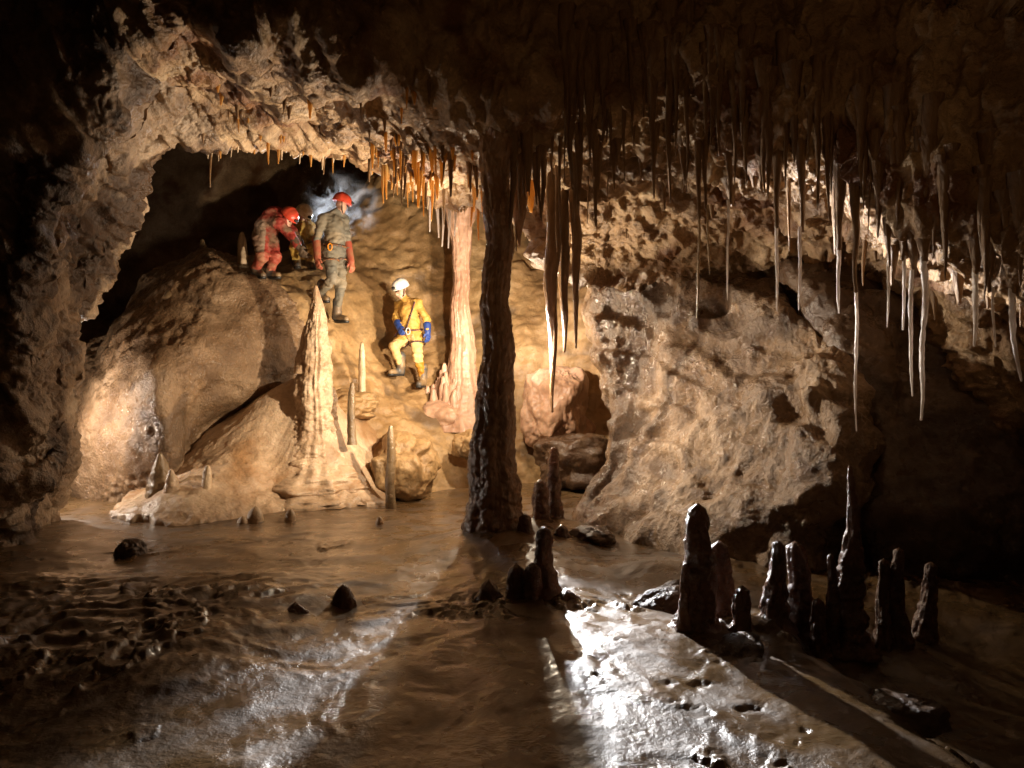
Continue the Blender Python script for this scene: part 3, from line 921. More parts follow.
# cluster in front of the column
stand('stalagmite', 545, 531, 5.35, [.13, .105, .09, .082, .072, .062, .058, .056, .058, .045], M['red_stal'], 'tallest stalagmite of the dark cluster before the great column', None, 65, sides=30, lump=.16)
stand('stalagmite', 531, 567, 5.25, [.075, .068, .065, .06, .06, .045], M['red_stal'], 'middle stump of the dark cluster before the great column', None, 66, sides=24)
stand('stalagmite', 517, 568, 5.3, [.08, .07, .068, .065, .06, .045], M['red_stal'], 'left stump of the dark cluster before the great column', None, 67, sides=24)
stand('stalagmite', 489, 582, 5.3, [.10, .08, .06, .03], M['red_stal'], 'low dark cone, left of the cluster before the great column', None, 68, lump=.25)
stand('stalagmite', 567, 594, 5.2, [.10, .09, .08, .05], M['red_stal'], 'low dark lump, right of the cluster before the great column', None, 69, lump=.3)
# floor lumps
stand('stalagmite', 343, 588, 5.25, [.08, .075, .07, .06, .04], M['red_stal'], 'round dark knob on the open floor, larger of two', None, 71, lump=.15)
stand('stalagmite', 296, 605, 5.0, [.085, .08, .07, .05, .03], M['red_stal'], 'low dark knob on the open floor, left of the larger one', None, 72, lump=.22)
# right group
for i, (px, tp, d, prf, lab) in enumerate((
        (699, 509, 4.75, [.14, .125, .12, .115, .11, .108, .10, .095, .085, .078, .055], 'stout blunt red brown stalagmite, largest at the left of the right hand group'),
        (686, 565, 4.7, [.06, .05, .045, .035, .02], 'small spike clinging to the left of the stout blunt stalagmite'),
        (722, 546, 4.95, [.10, .09, .085, .08, .06], 'dark stalagmite half hidden behind the stout blunt one'),
        (744, 590, 4.65, [.07, .062, .058, .055, .04], 'small low stalagmite between the stout blunt one and the next tall one'),
        (771, 542, 4.75, [.11, .095, .085, .08, .07, .06, .052, .045, .05, .035], 'mid height stalagmite with glistening left edge, centre of right group'),
        (797, 547, 4.85, [.10, .09, .085, .08, .078, .075, .07, .055], 'dark mid height stalagmite right beside the glistening one'),
        (850, 467, 4.75, [.14, .125, .115, .11, .105, .095, .085, .075, .06, .05, .042, .034, .028, .022, .015], 'tallest tapering red stalagmite in the right hand group'),
        (832, 556, 4.7, [.06, .055, .05, .045, .035, .03, .02], 'slim beaded stalagmite clinging to the left of the tallest red one'),
        (820, 602, 4.65, [.055, .05, .045, .035], 'low beaded stump at the left foot of the tallest red stalagmite'),
        (884, 562, 4.75, [.07, .06, .055, .04], 'dim small stalagmite just right of the tallest red one'),
        (899, 549, 4.8, [.09, .085, .075, .06, .04], 'dim stalagmite second to the right of the tallest red one'),
        (923, 564, 4.9, [.09, .08, .07, .05], 'dim stalagmite at the right end of the right hand group'))):
    prf = [k_ * (.84 if i < 9 else .62) for k_ in prf]
    stand('stalagmite', px, tp, d, prf, M['red_stal'], lab, 'red brown stalagmites at the right', 80 + i, sides=40, lump=.24, rings=.15, flute=.05, wob=.05, step=.009)


# ---- loose rocks
def rock(px, py, d, size, mat, label, seed, sink=.3, bvh=None, z=None, cat='rock', name='rock', amp=.28, sub=60):
    n1, n2 = sub, sub * 2
    ph = np.linspace(.0, math.pi, n1); th = np.linspace(0, 2 * math.pi, n2, endpoint=False)
    A_, B_ = np.meshgrid(ph, th, indexing='ij')
    v = np.stack([np.sin(A_) * np.cos(B_), np.sin(A_) * np.sin(B_), np.cos(A_)], -1).reshape(-1, 3)
    k = 1 + amp * 1.1 * facets(v + seed * 5.1, 1.25, seed, 12) + amp * .4 * fbm(v + seed * 3, 2.2, 5, seed)
    v = v * k[:, None]
    v = np.sign(v) * np.abs(v) ** .88
    v = v * np.array(size)
    x = (px - CX) / F * d
    zz = P(px, py, d)[2] if z is None else z
    o = link(name, new_mesh(name, v, grid_quads(n1, n2, True)[:, ::-1]), mat, None, (x, d, zz))
    o.rotation_euler = (0, 0, seed * 1.7)
    return tag(o, label, cat)


rock(404, 468, 10.75, (.80, .5, .46), M['slope'], 'large angular boulder with shaded face beside the flowstone mound', 1, name='boulder', cat='boulder', sub=110)
rock(345, 405, 11.0, (.48, .4, .22), M['slope'], 'flat pale ledge rock behind the thin dark stalagmite', 2, cat='rock', sub=80)
rock(470, 445, 11.1, (.22, .25, .2), M['slope'], 'round rock at the foot of the pinkish flowstone slope', 3)
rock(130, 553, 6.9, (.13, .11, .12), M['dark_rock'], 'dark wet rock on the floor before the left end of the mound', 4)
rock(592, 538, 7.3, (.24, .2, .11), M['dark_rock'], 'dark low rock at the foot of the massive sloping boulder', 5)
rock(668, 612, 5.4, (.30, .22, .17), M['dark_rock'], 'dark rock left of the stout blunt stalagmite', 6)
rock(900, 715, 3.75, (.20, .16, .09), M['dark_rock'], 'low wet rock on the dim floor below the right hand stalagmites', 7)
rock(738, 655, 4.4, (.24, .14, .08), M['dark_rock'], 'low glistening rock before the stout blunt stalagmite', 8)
rock(440, 418, 12.0, (.40, .3, .24), M['pink_flow'], 'pinkish rounded rock below the fringed foot of the flowstone column', 9)


rock(556, 412, 12.0, (.62, .5, .62), M['pink_flow'], 'blocky pinkish flowstone hump behind the very long dark stalactite', 10, name='flowstone', cat='flowstone', sub=120, amp=.34)
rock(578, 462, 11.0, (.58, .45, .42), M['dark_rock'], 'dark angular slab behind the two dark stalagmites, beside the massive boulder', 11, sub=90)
rock(612, 305, 10.3, (.42, .4, .40), M['boulder'], 'tan angular block perched on the top left of the massive sloping boulder', 12, sub=90)
rock(575, 252, 9.2, (.55, .5, .22), M['ceiling'], 'dark rock ledge hanging behind the very long dark stalactite', 13, sub=90)

# ------------------------------------------------------------------ PEOPLE: bodies as one smooth surface from rounded cones
def surface_nets(val, org, h):
    nx_, ny_, nz_ = val.shape
    ins = val < 0
    idx = -np.ones((nx_ - 1, ny_ - 1, nz_ - 1), dtype=np.int64)
    cnt = np.zeros(idx.shape); acc = np.zeros(idx.shape + (3,))
    for ax in range(3):
        for a in (0, 1):
            for b_ in (0, 1):
                o1 = [0, 0, 0]; o2 = [0, 0, 0]
                oth = [k for k in range(3) if k != ax]
                o1[oth[0]] = o2[oth[0]] = a; o1[oth[1]] = o2[oth[1]] = b_; o2[ax] = 1
                s1 = tuple(slice(o1[k], o1[k] + val.shape[k] - 1) for k in range(3))
                s2 = tuple(slice(o2[k], o2[k] + val.shape[k] - 1) for k in range(3))
                v1, v2 = val[s1], val[s2]
                cross = (v1 < 0) != (v2 < 0)
                t = np.where(cross, v1 / np.where(cross, v1 - v2, 1), 0)
                for k in range(3):
                    acc[..., k] += np.where(cross, o1[k] + (t if k == ax else 0), 0)
                cnt += cross
    act = cnt > 0
    idx[act] = np.arange(act.sum())
    cells = np.argwhere(act)
    verts = (cells + acc[act] / cnt[act][:, None]) * h + org
    quads = []
    for ax in range(3):
        oth = [k for k in range(3) if k != ax]
        s1 = [slice(1, -1)] * 3; s2 = [slice(1, -1)] * 3
        s1[ax] = slice(0, -1); s2[ax] = slice(1, None)
        v1, v2 = ins[tuple(s1)], ins[tuple(s2)]
        for flip in (False, True):
            e = np.argwhere((v1 & ~v2) if not flip else (~v1 & v2))
            e = e + 1; e[:, ax] -= 1
            c = []
            for a, b_ in ((0, 0), (1, 0), (1, 1), (0, 1)):
                k = e.copy(); k[:, oth[0]] -= a; k[:, oth[1]] -= b_
                c.append(idx[k[:, 0], k[:, 1], k[:, 2]])
            qd = np.stack(c, 1)
            if (ax == 1) ^ flip: qd = qd[:, ::-1]
            quads.append(qd)
    return verts, np.vstack(quads)


def cones(p, segs, k=.03):
    """smooth union of rounded cones (a, ra, b, rb)"""
    out = None
    for a, ra, b, rb_ in segs:
        a = np.asarray(a, float); b = np.asarray(b, float)
        e = b - a; L2 = e @ e + 1e-9
        t = np.clip(((p - a) @ e) / L2, 0, 1)
        d = np.linalg.norm(p - a - t[:, None] * e, axis=1) - (ra + (rb_ - ra) * t)
        if out is None: out = d
        else:
            hh = np.clip(.5 + .5 * (out - d) / k, 0, 1)
            out = out * (1 - hh) + d * hh - k * hh * (1 - hh)
    return out


def sdf_mesh(segs, h=.013, k=.03, wr=0.0, seed=0, extra=None, wf=7):
    pts = np.array([s[0] for s in segs] + [s[2] for s in segs]); m = max(max(s[1], s[3]) for s in segs) + .05
    lo, hi = pts.min(0) - m, pts.max(0) + m
    n_ = np.ceil((hi - lo) / h).astype(int) + 1
    ax = [lo[i] + np.arange(n_[i]) * h for i in range(3)]
    gx, gy, gz = np.meshgrid(*ax, indexing='ij')
    p = np.stack([gx.ravel(), gy.ravel(), gz.ravel()], 1)
    v = cones(p, segs, k)
    if wr:
        near = np.abs(v) < .06
        pn = p[near]
        v[near] += wr * ridged(pn * np.array([1, 1, 1.7]), wf, 2, seed) + wr * .6 * perlin(pn * 16, seed + 3)
    if extra is not None: v = extra(p, v)
    return surface_nets(v.reshape(n_), lo, h)


def hand_segs(wrist, dirv, palm_n, curl=.5, side=1, sc=1.0):
    w = np.asarray(wrist, float); f = np.asarray(dirv, float); f /= np.linalg.norm(f)
    nrm = np.asarray(palm_n, float); nrm -= f * (nrm @ f); nrm /= np.linalg.norm(nrm)
    sd = np.cross(f, nrm) * side
    S = [(w - f * .02, .034 * sc, w + f * .03, .032 * sc), (w + f * .03 + sd * .02, .024 * sc, w + f * .085 + sd * .028, .02 * sc),
         (w + f * .03 - sd * .02, .024 * sc, w + f * .08 - sd * .028, .02 * sc), (w + f * .03, .027 * sc, w + f * .085, .022 * sc)]
    for k_, (o_, l_) in enumerate(((.034, .075), (.012, .085), (-.012, .08), (-.034, .06))):
        a = w + f * .085 + sd * o_
        d1 = f * math.cos(curl * .6) + nrm * math.sin(curl * .6)
        d2 = f * math.cos(curl * 1.7) + nrm * math.sin(curl * 1.7)
        b = a + d1 * l_ * .5; c = b + d2 * l_ * .55
        S += [(a, .0115 * sc, b, .0105 * sc), (b, .0105 * sc, c, .0085 * sc)]
    a = w + f * .025 + sd * .03
    b = a + (f * .6 + sd * .7 + nrm * .3) * .042; c = b + (f * .9 + sd * .2 + nrm * .4) * .035
    S += [(a, .016 * sc, b, .0125 * sc), (b, .0125 * sc, c, .010 * sc)]
    return S


def person(label, d0, J, mats, suit_extra=None, curl=.6, face=(-.5, -.8, -.3), headlamp=True, pack=False, harness=True, wr=.013, bulk=1.0):
    """J: joints as (px, py, depth offset); one continuous suited body with a bare head; helmet, gloves, boots as children"""
    loc0 = P(J['pelvis'][0], max(J['footA'][1], J['footB'][1]), d0)
    def W(k):
        px, py, o_ = J[k]
        return P(px, py, d0 + o_) - loc0
    j = {k: W(k) for k in J}
    body = [(j['pelvis'], .155, j['belly'], .15), (j['belly'], .15, j['chest'], .165), (j['chest'], .15, j['neck'], .075),
            (j['shA'], .088, j['chest'], .13), (j['shB'], .088, j['chest'], .13), (j['shA'], .085, j['neck'], .07), (j['shB'], .085, j['neck'], .07),
            (j['shA'], .078, j['elA'], .064), (j['elA'], .064, j['haA'], .05), (j['shB'], .078, j['elB'], .064), (j['elB'], .064, j['haB'], .05),
            (j['hipA'], .118, j['knA'], .085), (j['knA'], .085, j['anA'], .062), (j['hipB'], .118, j['knB'], .085), (j['knB'], .085, j['anB'], .062),
            (j['pelvis'], .14, j['hipA'], .115), (j['pelvis'], .14, j['hipB'], .115)]
    body = [(a_, ra_ * bulk, b_, rb_ * bulk) for a_, ra_, b_, rb_ in body]
    f = np.asarray(face, float); f /= np.linalg.norm(f)
    upv = np.array([0, 0, 1.0]); upv = upv - f * (upv @ f); upv /= np.linalg.norm(upv)
    sd = np.cross(f, upv)
    hd = j['head']
    head = [(j['neck'], .058, hd - upv * .06, .055), (hd + upv * .02 - f * .015, .088, hd - upv * .02 + f * .012, .076), (hd - upv * .045 + f * .02, .06, hd - upv * .085 + f * .05, .036),
            (hd + f * .085 + upv * .012, .010, hd + f * .108 - upv * .025, .015), (hd + f * .08 - upv * .06 - sd * .015, .014, hd + f * .08 - upv * .06 + sd * .015, .014),
            (hd + sd * .082 - upv * .01, .02, hd + sd * .085 - upv * .035 - f * .01, .014), (hd - sd * .082 - upv * .01, .02, hd - sd * .085 - upv * .035 - f * .01, .014)]
    v1, q1 = sdf_mesh(body + head, .0135, .03, wr, 7)
    me = new_mesh('person', v1, q1)
    o = link('person', me, mats['suit'], None, loc0)
    me.materials.append(mats['skin']); me.materials.append(mats.get('lower', mats['suit'])); me.materials.append(mats.get('cuff', mats['suit']))
    cen = np.array([v1[f_].mean(0) for f_ in q1])
    hdist = cones(cen, head[1:], .02); ndist = cones(cen, body, .03)
    mi = np.where((hdist < ndist), 1, 0)
    if suit_extra is not None:
        mi = suit_extra(cen, j, mi)
    me.polygons.foreach_set('material_index', mi.astype(np.int32))
    # eyes and brows as darker small beads
    eyes = []
    for s_ in (-1, 1):
        e = hd + f * .078 + sd * .032 * s_ + upv * .008
        eyes.append(sdf_mesh([(e, .011, e + f * .002, .011)], .004, .01))
    vv, qq_, off = [], [], 0
    for a, b in eyes:
        vv.append(a); qq_.append(b + off); off += len(a)
    link('eyes', new_mesh('eyes', np.vstack(vv), np.vstack(qq_)), M_dark, o)
    # helmet: shell with a brim, cut below
    hc = hd + upv * .045 - f * .01
    def cut(p, v):
        pl = (hc - p) @ upv - .012 - .03 * ((hc - p) @ f)
        return np.maximum(v, pl)
    v2, q2 = sdf_mesh([(hc + upv * .012 - f * .012, .128, hc + upv * .012 + f * .015, .120)], .010, .02, extra=cut)
    hm = link('helmet', new_mesh('helmet', v2, q2), mats['helmet'], o)
    rimv = []
    for k_ in range(40):
        a = 2 * math.pi * k_ / 40; b = 2 * math.pi * (k_ + 1) / 40
        pt = lambda t: hc - upv * .008 + f * (.135 * math.cos(t)) + sd * .124 * math.sin(t)
        rimv.append((pt(a), .010, pt(b), .010))
    v3, q3 = sdf_mesh(rimv, .006, .006)
    link('brim', new_mesh('brim', v3, q3), mats['helmet'], hm)
    st = [(hd + sd * .095 + upv * .03, .008, hd + sd * .07 - upv * .08 + f * .03, .008), (hd - sd * .095 + upv * .03, .008, hd - sd * .07 - upv * .08 + f * .03, .008),
          (hd + sd * .07 - upv * .08 + f * .03, .008, hd - upv * .115 + f * .05, .008), (hd - sd * .07 - upv * .08 + f * .03, .008, hd - upv * .115 + f * .05, .008)]
    v3, q3 = sdf_mesh(st, .006, .006)
    link('chin_strap', new_mesh('chin_strap', v3, q3), M_dark, hm)
    if headlamp:
        lp = hc + f * .135 + upv * .03
        v3, q3 = sdf_mesh([(lp - sd * .018, .022, lp + sd * .018, .022), (lp + f * .012, .018, lp + f * .022, .016)], .006, .008)
        link('headlamp', new_mesh('headlamp', v3, q3), M_dark, hm)
    # gloves
    for sfx, sg in (('A', 1), ('B', -1)):
        dv = j['ha' + sfx] - j['el' + sfx]; dv = dv / np.linalg.norm(dv)
        pn_ = np.array([-.35 * (1 if sfx == 'B' else -1), .25, -.1]) + .01
        S = hand_segs(j['ha' + sfx] + dv * .02, dv, pn_, curl, sg, 1.12)
        S.append((j['ha' + sfx] - dv * mats.get('cufflen', .10), .062, j['ha' + sfx] + dv * .015, .05))
        v3, q3 = sdf_mesh(S, .0065, .010)
        link('glove', new_mesh('glove', v3, q3), mats['glove'], o)
    # boots
    for sfx in 'AB':
        an = j['an' + sfx]; ft = j['foot' + sfx]; toe = j['toe' + sfx]
        S = [(an + (an - ft) * .5 + np.array([0, 0, .09]), .072, an, .064), (an, .062, ft + np.array([0, 0, .045]), .058), (ft + np.array([0, 0, .045]), .055, toe + np.array([0, 0, .042]), .046)]
        zc = min(ft[2], toe[2]) - .002
        def cutb(p, v, zc=zc): return np.maximum(v, zc - p[:, 2])
        v3, q3 = sdf_mesh(S, .010, .03, extra=cutb)
        bo = link('boot', new_mesh('boot', v3, q3), mats['boot'], o)
        S = [(ft + np.array([0, 0, .012]), .058, toe + np.array([0, 0, .012]), .050)]
        def cuts(p, v, zc=zc): return np.maximum(np.maximum(v, zc - .012 - p[:, 2]), p[:, 2] - zc - .022)
        v3, q3 = sdf_mesh(S, .007, .02, extra=cuts)
        link('sole', new_mesh('sole', v3, q3), M_dark, bo)
    if harness:
        S = []
        pv, bl = j['pelvis'], j['belly']
        axis = bl - pv; axis /= np.linalg.norm(axis)
        e1 = np.cross(axis, [0, 1, 0]); e1 /= np.linalg.norm(e1); e2 = np.cross(axis, e1)
        c0 = pv * .45 + bl * .55
        for k_ in range(32):
            a, b = 2 * math.pi * k_ / 32, 2 * math.pi * (k_ + 1) / 32
            S.append((c0 + e1 * .172 * math.cos(a) + e2 * .165 * math.sin(a), .014, c0 + e1 * .172 * math.cos(b) + e2 * .165 * math.sin(b), .014))
        for sfx in 'AB':
            hp, kn = j['hip' + sfx], j['kn' + sfx]
            ax_ = kn - hp; ax_ /= np.linalg.norm(ax_)
            u1 = np.cross(ax_, [0, 1, 0]); u1 /= np.linalg.norm(u1); u2 = np.cross(ax_, u1)
            cc = hp + ax_ * .13
            for k_ in range(24):
                a, b = 2 * math.pi * k_ / 24, 2 * math.pi * (k_ + 1) / 24
                S.append((cc + u1 * .122 * math.cos(a) + u2 * .122 * math.sin(a), .012, cc + u1 * .122 * math.cos(b) + u2 * .122 * math.sin(b), .012))
        fr = np.array([0, -.16, 0]);
        S.append((j['shB'] + np.array([-.03, -.10, .02]), .012, c0 + np.array([-.05, -.165, 0]), .012))
        v3, q3 = sdf_mesh(S, .009, .008)
        hn = link('harness', new_mesh('harness', v3, q3), mats.get('harness', M_dark), o)
        S = []
        for k_ in range(14):
            a, b = 2 * math.pi * k_ / 14, 2 * math.pi * (k_ + 1) / 14
            m0 = c0 + np.array([-.02, -.19, -.04])
            S.append((m0 + np.array([.03 * math.cos(a), -.01, .05 * math.sin(a)]), .008, m0 + np.array([.03 * math.cos(b), -.01, .05 * math.sin(b)]), .008))
        v3, q3 = sdf_mesh(S, .006, .006)
        link('carabiner', new_mesh('carabiner', v3, q3), mats.get('clip', M_metal), hn)
    tag(o, label, 'person', 'cavers')
    return o


M_dark = plain_mat('black_rubber', (.02, .018, .016), .5)
M_metal = plain_mat('worn_metal', (.5, .48, .45), .35)
M_skin = plain_mat('skin', (.52, .31, .22), .5, (.45, .25, .17))
M_boot = plain_mat('muddy_boot', (.06, .055, .05), .5, (.22, .14, .07), 6)

Y = dict(suit=plain_mat('yellow_suit', (.41, .225, .05), .6, (.50, .29, .06), 6, lo=.5, hi=.7, bump=.5), skin=M_skin, helmet=plain_mat('white_helmet', (.78, .75, .70), .3, (.55, .48, .4), 8, lo=.55, hi=.7),
         glove=plain_mat('blue_glove', (.02, .05, .22), .5), boot=M_boot, lower=plain_mat('sandy_trousers', (.52, .35, .15), .65, (.5, .33, .14), 6, bump=.5), cuff=plain_mat('orange_gaiter', (.42, .19, .02), .6),
         harness=plain_mat('harness_web', (.10, .03, .03), .6, (.03, .03, .03), 30))


def y_regions(cen, j, mi):
    low = cen[:, 2] < j['hipA'][2] + .02
    hands = (np.linalg.norm(cen - j['haA'], axis=1) < .22) | (np.linalg.norm(cen - j['haB'], axis=1) < .22)
    mi = np.where(low & ~hands, 2, mi)
    gB = (np.linalg.norm(cen - j['anB'], axis=1) < .26)
    return np.where(gB, 3, mi)


person('caver in yellow suit, white helmet and blue gloves, stepping down the slope', 12.1, dict(
    pelvis=(411, 335, 0), belly=(411, 325, -.02), chest=(409, 311, -.03), neck=(406.5, 301, -.04), head=(401, 290, -.08),
    shA=(399.5, 306, .09), shB=(417.5, 304, -.12), elA=(396, 318, .05), haA=(399, 327, -.12), elB=(426.5, 319, -.10), haB=(427.5, 331, -.16),
    hipA=(405.5, 336, .05), hipB=(416.5, 336, -.06), knA=(394, 346.5, -.25), anA=(401, 366, -.12), footA=(401, 374.5, -.10), toeA=(391, 375, -.24),
    knB=(417.5, 357, -.16), anB=(423, 377, -.05), footB=(423, 385, -.04), toeB=(419, 387, -.22)), Y, y_regions, face=(-.62, -.62, -.40))

G = dict(suit=plain_mat('grey_suit', (.115, .105, .082), .75, (.17, .14, .095), 4, bump=.5), skin=M_skin, helmet=plain_mat('red_helmet', (.55, .055, .025), .35, (.40, .06, .03), 8),
         glove=plain_mat('red_glove', (.32, .07, .04), .6, (.30, .12, .06), 9), boot=M_boot, cufflen=.30, clip=plain_mat('orange_clip', (.85, .30, .02), .4), lower=plain_mat('dusty_grey_trousers', (.19, .165, .125), .75, (.23, .18, .115), 4, bump=.5),
         harness=plain_mat('orange_web', (.22, .09, .03), .6, (.05, .05, .05), 30))


def g_regions(cen, j, mi):
    low = (cen[:, 2] < j['belly'][2] + .12) & (cen[:, 2] > j['knB'][2] - .05)
    hands = (np.linalg.norm(cen - j['haA'], axis=1) < .3) | (np.linalg.norm(cen - j['haB'], axis=1) < .3)
    return np.where(low & ~hands, 2, mi)


person('caver in grey suit, red helmet and red gloves, standing before the steam', 11.35, dict(
    pelvis=(334, 252, 0), belly=(335, 242, 0), chest=(334, 225, 0), neck=(337, 213, .0), head=(342, 205, -.02),
    shA=(323, 219, -.10), shB=(344, 220, .12), elA=(316.5, 241, -.12), haA=(317.5, 258, -.22), elB=(347.5, 243, .10), haB=(351, 261, .0),
    hipA=(330, 253, -.07), hipB=(339.5, 253, .06), knA=(332, 279, -.12), anA=(321, 293, .10), footA=(319, 299, .12), toeA=(327, 302, .04),
    knB=(341, 285, -.02), anB=(337, 312, .05), footB=(336, 320, .06), toeB=(346, 322, -.06)), G, g_regions, face=(.92, .12, -.28))

RD = dict(suit=plain_mat('dirty_red_suit', (.27, .032, .02), .7, (.23, .135, .08), 4.5, lo=.46, hi=.6, bump=.5), skin=M_skin, helmet=G['helmet'], glove=plain_mat('muddy_glove', (.12, .08, .05), .6), boot=M_boot,
          lower=plain_mat('mud_caked_suit', (.27, .19, .13), .75, (.25, .10, .06), 4, bump=.5), cuff=plain_mat('red_gaiter', (.32, .06, .035), .65, (.36, .16, .09), 6))


def r_regions(cen, j, mi):
    z0 = (j['knA'][2] + .06)
    th_ = (cen[:, 2] > z0) & (cen[:, 2] < j['pelvis'][2] + .22) & (cen[:, 0] < j['pelvis'][0] + .09)
    mi = np.where(th_ & (mi == 0), 2, mi)
    return np.where((cen[:, 2] <= z0), 3, mi)


person('caver in dirty red suit and red helmet, bending over at the left', 11.45, dict(
    pelvis=(264, 237, .05), belly=(267, 227, .0), chest=(275, 219, -.04), neck=(282, 217, -.06), head=(288, 219, -.12),
    shA=(279, 223, -.22), shB=(281, 217, .15), elA=(292, 237, -.22), haA=(298, 246, -.26), elB=(294, 233, .08), haB=(301, 244, .0),
    hipA=(262, 240, -.06), hipB=(270, 241, .10), knA=(262, 257, -.18), anA=(255, 269, -.04), footA=(255, 276, -.02), toeA=(263, 278, -.14),
    knB=(275, 257, -.02), anB=(270, 271, .08), footB=(269, 277, .10), toeB=(278, 278, .0)), RD, r_regions, face=(.66, -.25, -.72), harness=False, bulk=1.16)

Y2 = dict(Y); Y2['helmet'] = plain_mat('cream_helmet', (.78, .68, .48), .35, (.5, .36, .2), 8); Y2['suit'] = plain_mat('muddy_yellow_suit', (.46, .30, .06), .65, (.32, .2, .07), 5, bump=.5)
Y2['glove'] = RD['glove']
person('caver in muddy yellow suit and cream helmet, crouching between the red and grey cavers', 11.95, dict(
    pelvis=(303, 250, .05), belly=(303, 240, .0), chest=(303, 229, -.04), neck=(303, 221, -.06), head=(303, 216, -.12),
    shA=(295, 227, -.05), shB=(312, 228, .08), elA=(295, 240, -.14), haA=(299, 249, -.26), elB=(313, 240, -.08), haB=(311, 249, -.22),
    hipA=(298, 251, .0), hipB=(307, 252, .06), knA=(295, 247, -.34), anA=(296, 261, -.20), footA=(296, 266, -.20), toeA=(298, 268, -.36),
    knB=(311, 249, -.28), anB=(310, 262, -.12), footB=(310, 267, -.10), toeB=(313, 269, -.26)), Y2, None, face=(.50, -.30, -.55), harness=False)

# ------------------------------------------------------------------ STEAM round the grey caver
v, q = surface_nets(*(lambda n_: ((lambda gx: (np.linalg.norm(np.stack(np.meshgrid(gx, gx, gx, indexing='ij'), -1), axis=-1) - .9))(np.linspace(-1, 1, n_)),
                                  np.array([-1., -1., -1.]), 2 / (n_ - 1)))(24))
sm = bpy.data.materials.new('breath_steam')
nt, out = nodes_of(sm); N, Lk = nt.nodes, nt.links
pv = N.new('ShaderNodeVolumePrincipled'); pv.inputs['Color'].default_value = (.93, .95, 1, 1); pv.inputs['Anisotropy'].default_value = .3
tc = N.new('ShaderNodeTexCoord')
no = N.new('ShaderNodeTexNoise'); no.inputs['Scale'].default_value = 2.2; no.inputs['Detail'].default_value = 6; no.inputs['Distortion'].default_value = 1.4
Lk.new(tc.outputs['Object'], no.inputs['Vector'])
ln = N.new('ShaderNodeVectorMath'); ln.operation = 'LENGTH'; Lk.new(tc.outputs['Object'], ln.inputs[0])
fo = N.new('ShaderNodeMapRange'); fo.inputs['From Min'].default_value = .88; fo.inputs['From Max'].default_value = .0
Lk.new(ln.outputs['Value'], fo.inputs['Value'])
mr = N.new('ShaderNodeMapRange'); mr.inputs['From Min'].default_value = .53; mr.inputs['From Max'].default_value = .76; mr.inputs['To Max'].default_value = 16.0
Lk.new(no.outputs['Fac'], mr.inputs['Value'])
mu = N.new('ShaderNodeMath'); mu.operation = 'MULTIPLY'; Lk.new(mr.outputs[0], mu.inputs[0]); Lk.new(fo.outputs[0], mu.inputs[1])
Lk.new(mu.outputs[0], pv.inputs['Density']); Lk.new(pv.outputs[0], out.inputs['Volume'])
o = link('steam', new_mesh('steam', v, q), sm, None, tuple(P(340, 206, 12.0)))
o.scale = (.78, .5, .70)
tag(o, 'white backlit steam drifting around the head of the grey suited caver', 'steam', None, 'stuff')


# ------------------------------------------------------------------ LIGHT: lamps hidden behind rock, spots added to brighten parts, fill added by the camera
def lamp(name, loc, power, col, rad, kind='POINT'):
    l = bpy.data.lights.new(name, kind); l.energy = power; l.color = col
    l.shadow_soft_size = rad
    o = bpy.data.objects.new(name, l); C.objects.link(o); o.location = loc
    return o


def aim(o, tgt, cone, blend):
    d = Vector(tgt) - Vector(o.location)
    o.rotation_euler = d.to_track_quat('-Z', 'Y').to_euler()
    o.data.spot_size = math.radians(cone); o.data.spot_blend = blend
    return o


lamp('hidden_lamp', P(503, 338, 10.2), 210, (1, .82, .60), .05)                                   # behind the column, lights the chamber
aim(lamp('hidden_lamp', P(498, 336, 10.1), 430, (1, .84, .64), .05, 'SPOT'), (-1.9, 12.6, 2.9), 95, .8)  # added spot, brightens the slope behind the cavers
aim(lamp('hidden_lamp', P(504, 336, 10.6), 330, (1, .86, .72), .05, 'SPOT'), P(570, 320, 12.6), 88, .8)  # added spot, brightens the wall right of the column
aim(lamp('hidden_lamp', P(501, 348, 8.8), 3000, (.97, .98, 1), .04, 'SPOT'), (.30, 4.6, 1.5), 55, .5)  # faces out, throws the column's shadow forward
aim(lamp('hidden_lamp', P(506, 352, 7.95), 440, (1, .86, .68), .05, 'SPOT'), P(720, 390, 7.4), 106, 1.0)  # added spot, brightens the sloping boulder at the right
aim(lamp('hidden_lamp', P(507, 346, 8.5), 3400, (1, .95, .90), .04, 'SPOT'), (2.45, 5.4, 2.75), 42, .8)  # added spot, makes the straws at the right stand out
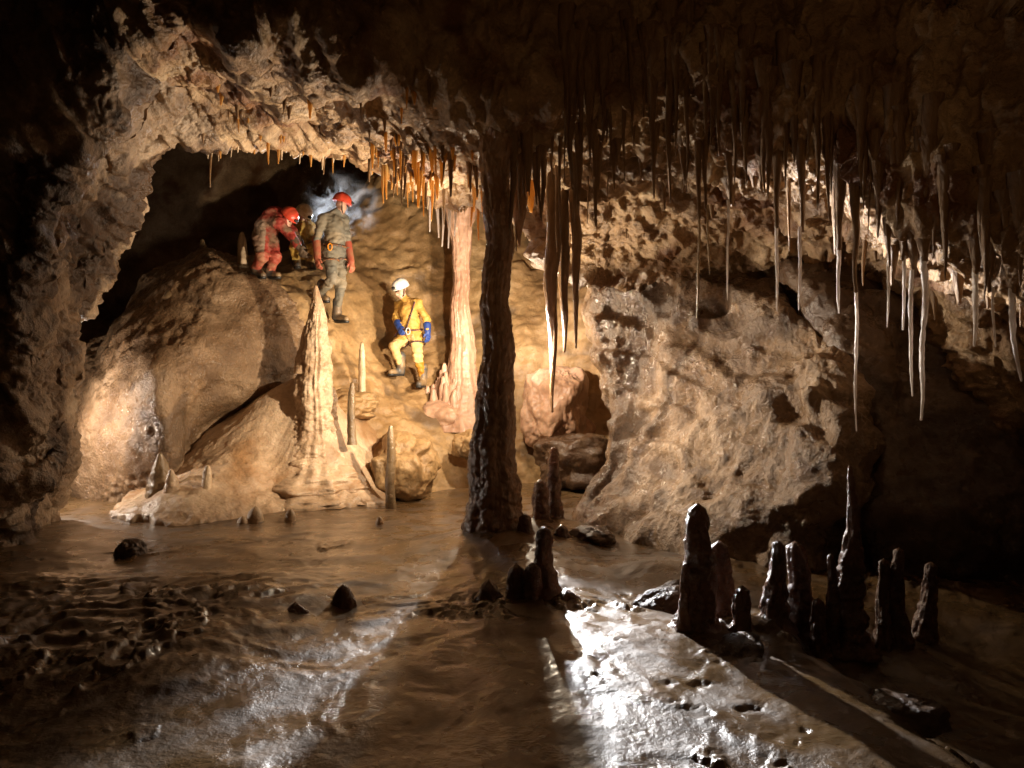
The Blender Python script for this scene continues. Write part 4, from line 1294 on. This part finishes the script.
aim(lamp('hidden_lamp', P(496, 352, 8.2), 900, (1, .81, .58), .05, 'SPOT'), (-2.7, 10.6, 2.1), 106, .8)
aim(lamp('hidden_lamp', P(495, 354, 8.6), 850, (1, .86, .68), .05, 'SPOT'), P(310, 120, 8.4), 74, .8)  # added spot, brightens the arch ceiling
aim(lamp('hidden_lamp', P(507, 346, 8.4), 300, (1, .86, .66), .05, 'SPOT'), P(640, 150, 7.9), 66, .8)  # added spot, brightens the rock behind the stalactite curtain
lamp('hidden_lamp', P(40, 420, 9.2), 150, (1, .88, .76), .05)
aim(lamp('hidden_lamp', P(336, 224, 12.75), 85, (.88, .94, 1), .03, 'SPOT'), P(340, 205, 11.3), 75, .6)
aim(lamp('camera_fill', (.4, -.2, 1.7), 78, (1, .58, .25), .08, 'SPOT'), P(690, 130, 6.6), 62, .9)  # fill added beside the camera, lifts the dim curtain
lamp('camera_fill', (-.6, -.3, 1.9), 5.5, (1, .58, .28), .3)  # weak fill added beside the camera for the foreground

w = bpy.data.worlds.new('World'); scn.world = w
w.use_nodes = True
bg = w.node_tree.nodes['Background']
bg.inputs['Color'].default_value = (.5, .3, .15, 1); bg.inputs['Strength'].default_value = .002

cam = bpy.data.cameras.new('camera')
co = bpy.data.objects.new('camera', cam); C.objects.link(co)
co.location = (0, 0, CH); co.rotation_euler = (math.pi / 2, 0, 0)
cam.sensor_width = 36; cam.lens = F / 1024 * 36; cam.clip_start = .05; cam.clip_end = 200
scn.camera = co
scn.view_settings.view_transform = 'Standard'; scn.view_settings.look = 'None'
scn.view_settings.exposure = 0; scn.view_settings.gamma = 1
scn.render.engine = 'CYCLES'
scn.cycles.use_denoising = True
scn.cycles.max_bounces = 6; scn.cycles.diffuse_bounces = 3; scn.cycles.glossy_bounces = 3; scn.cycles.transmission_bounces = 2; scn.cycles.volume_bounces = 1
scn.cycles.sample_clamp_indirect = 4
scn.cycles.use_adaptive_sampling = True
scn.cycles.adaptive_threshold = .025
print('script seconds', round(time.time() - T0, 1))
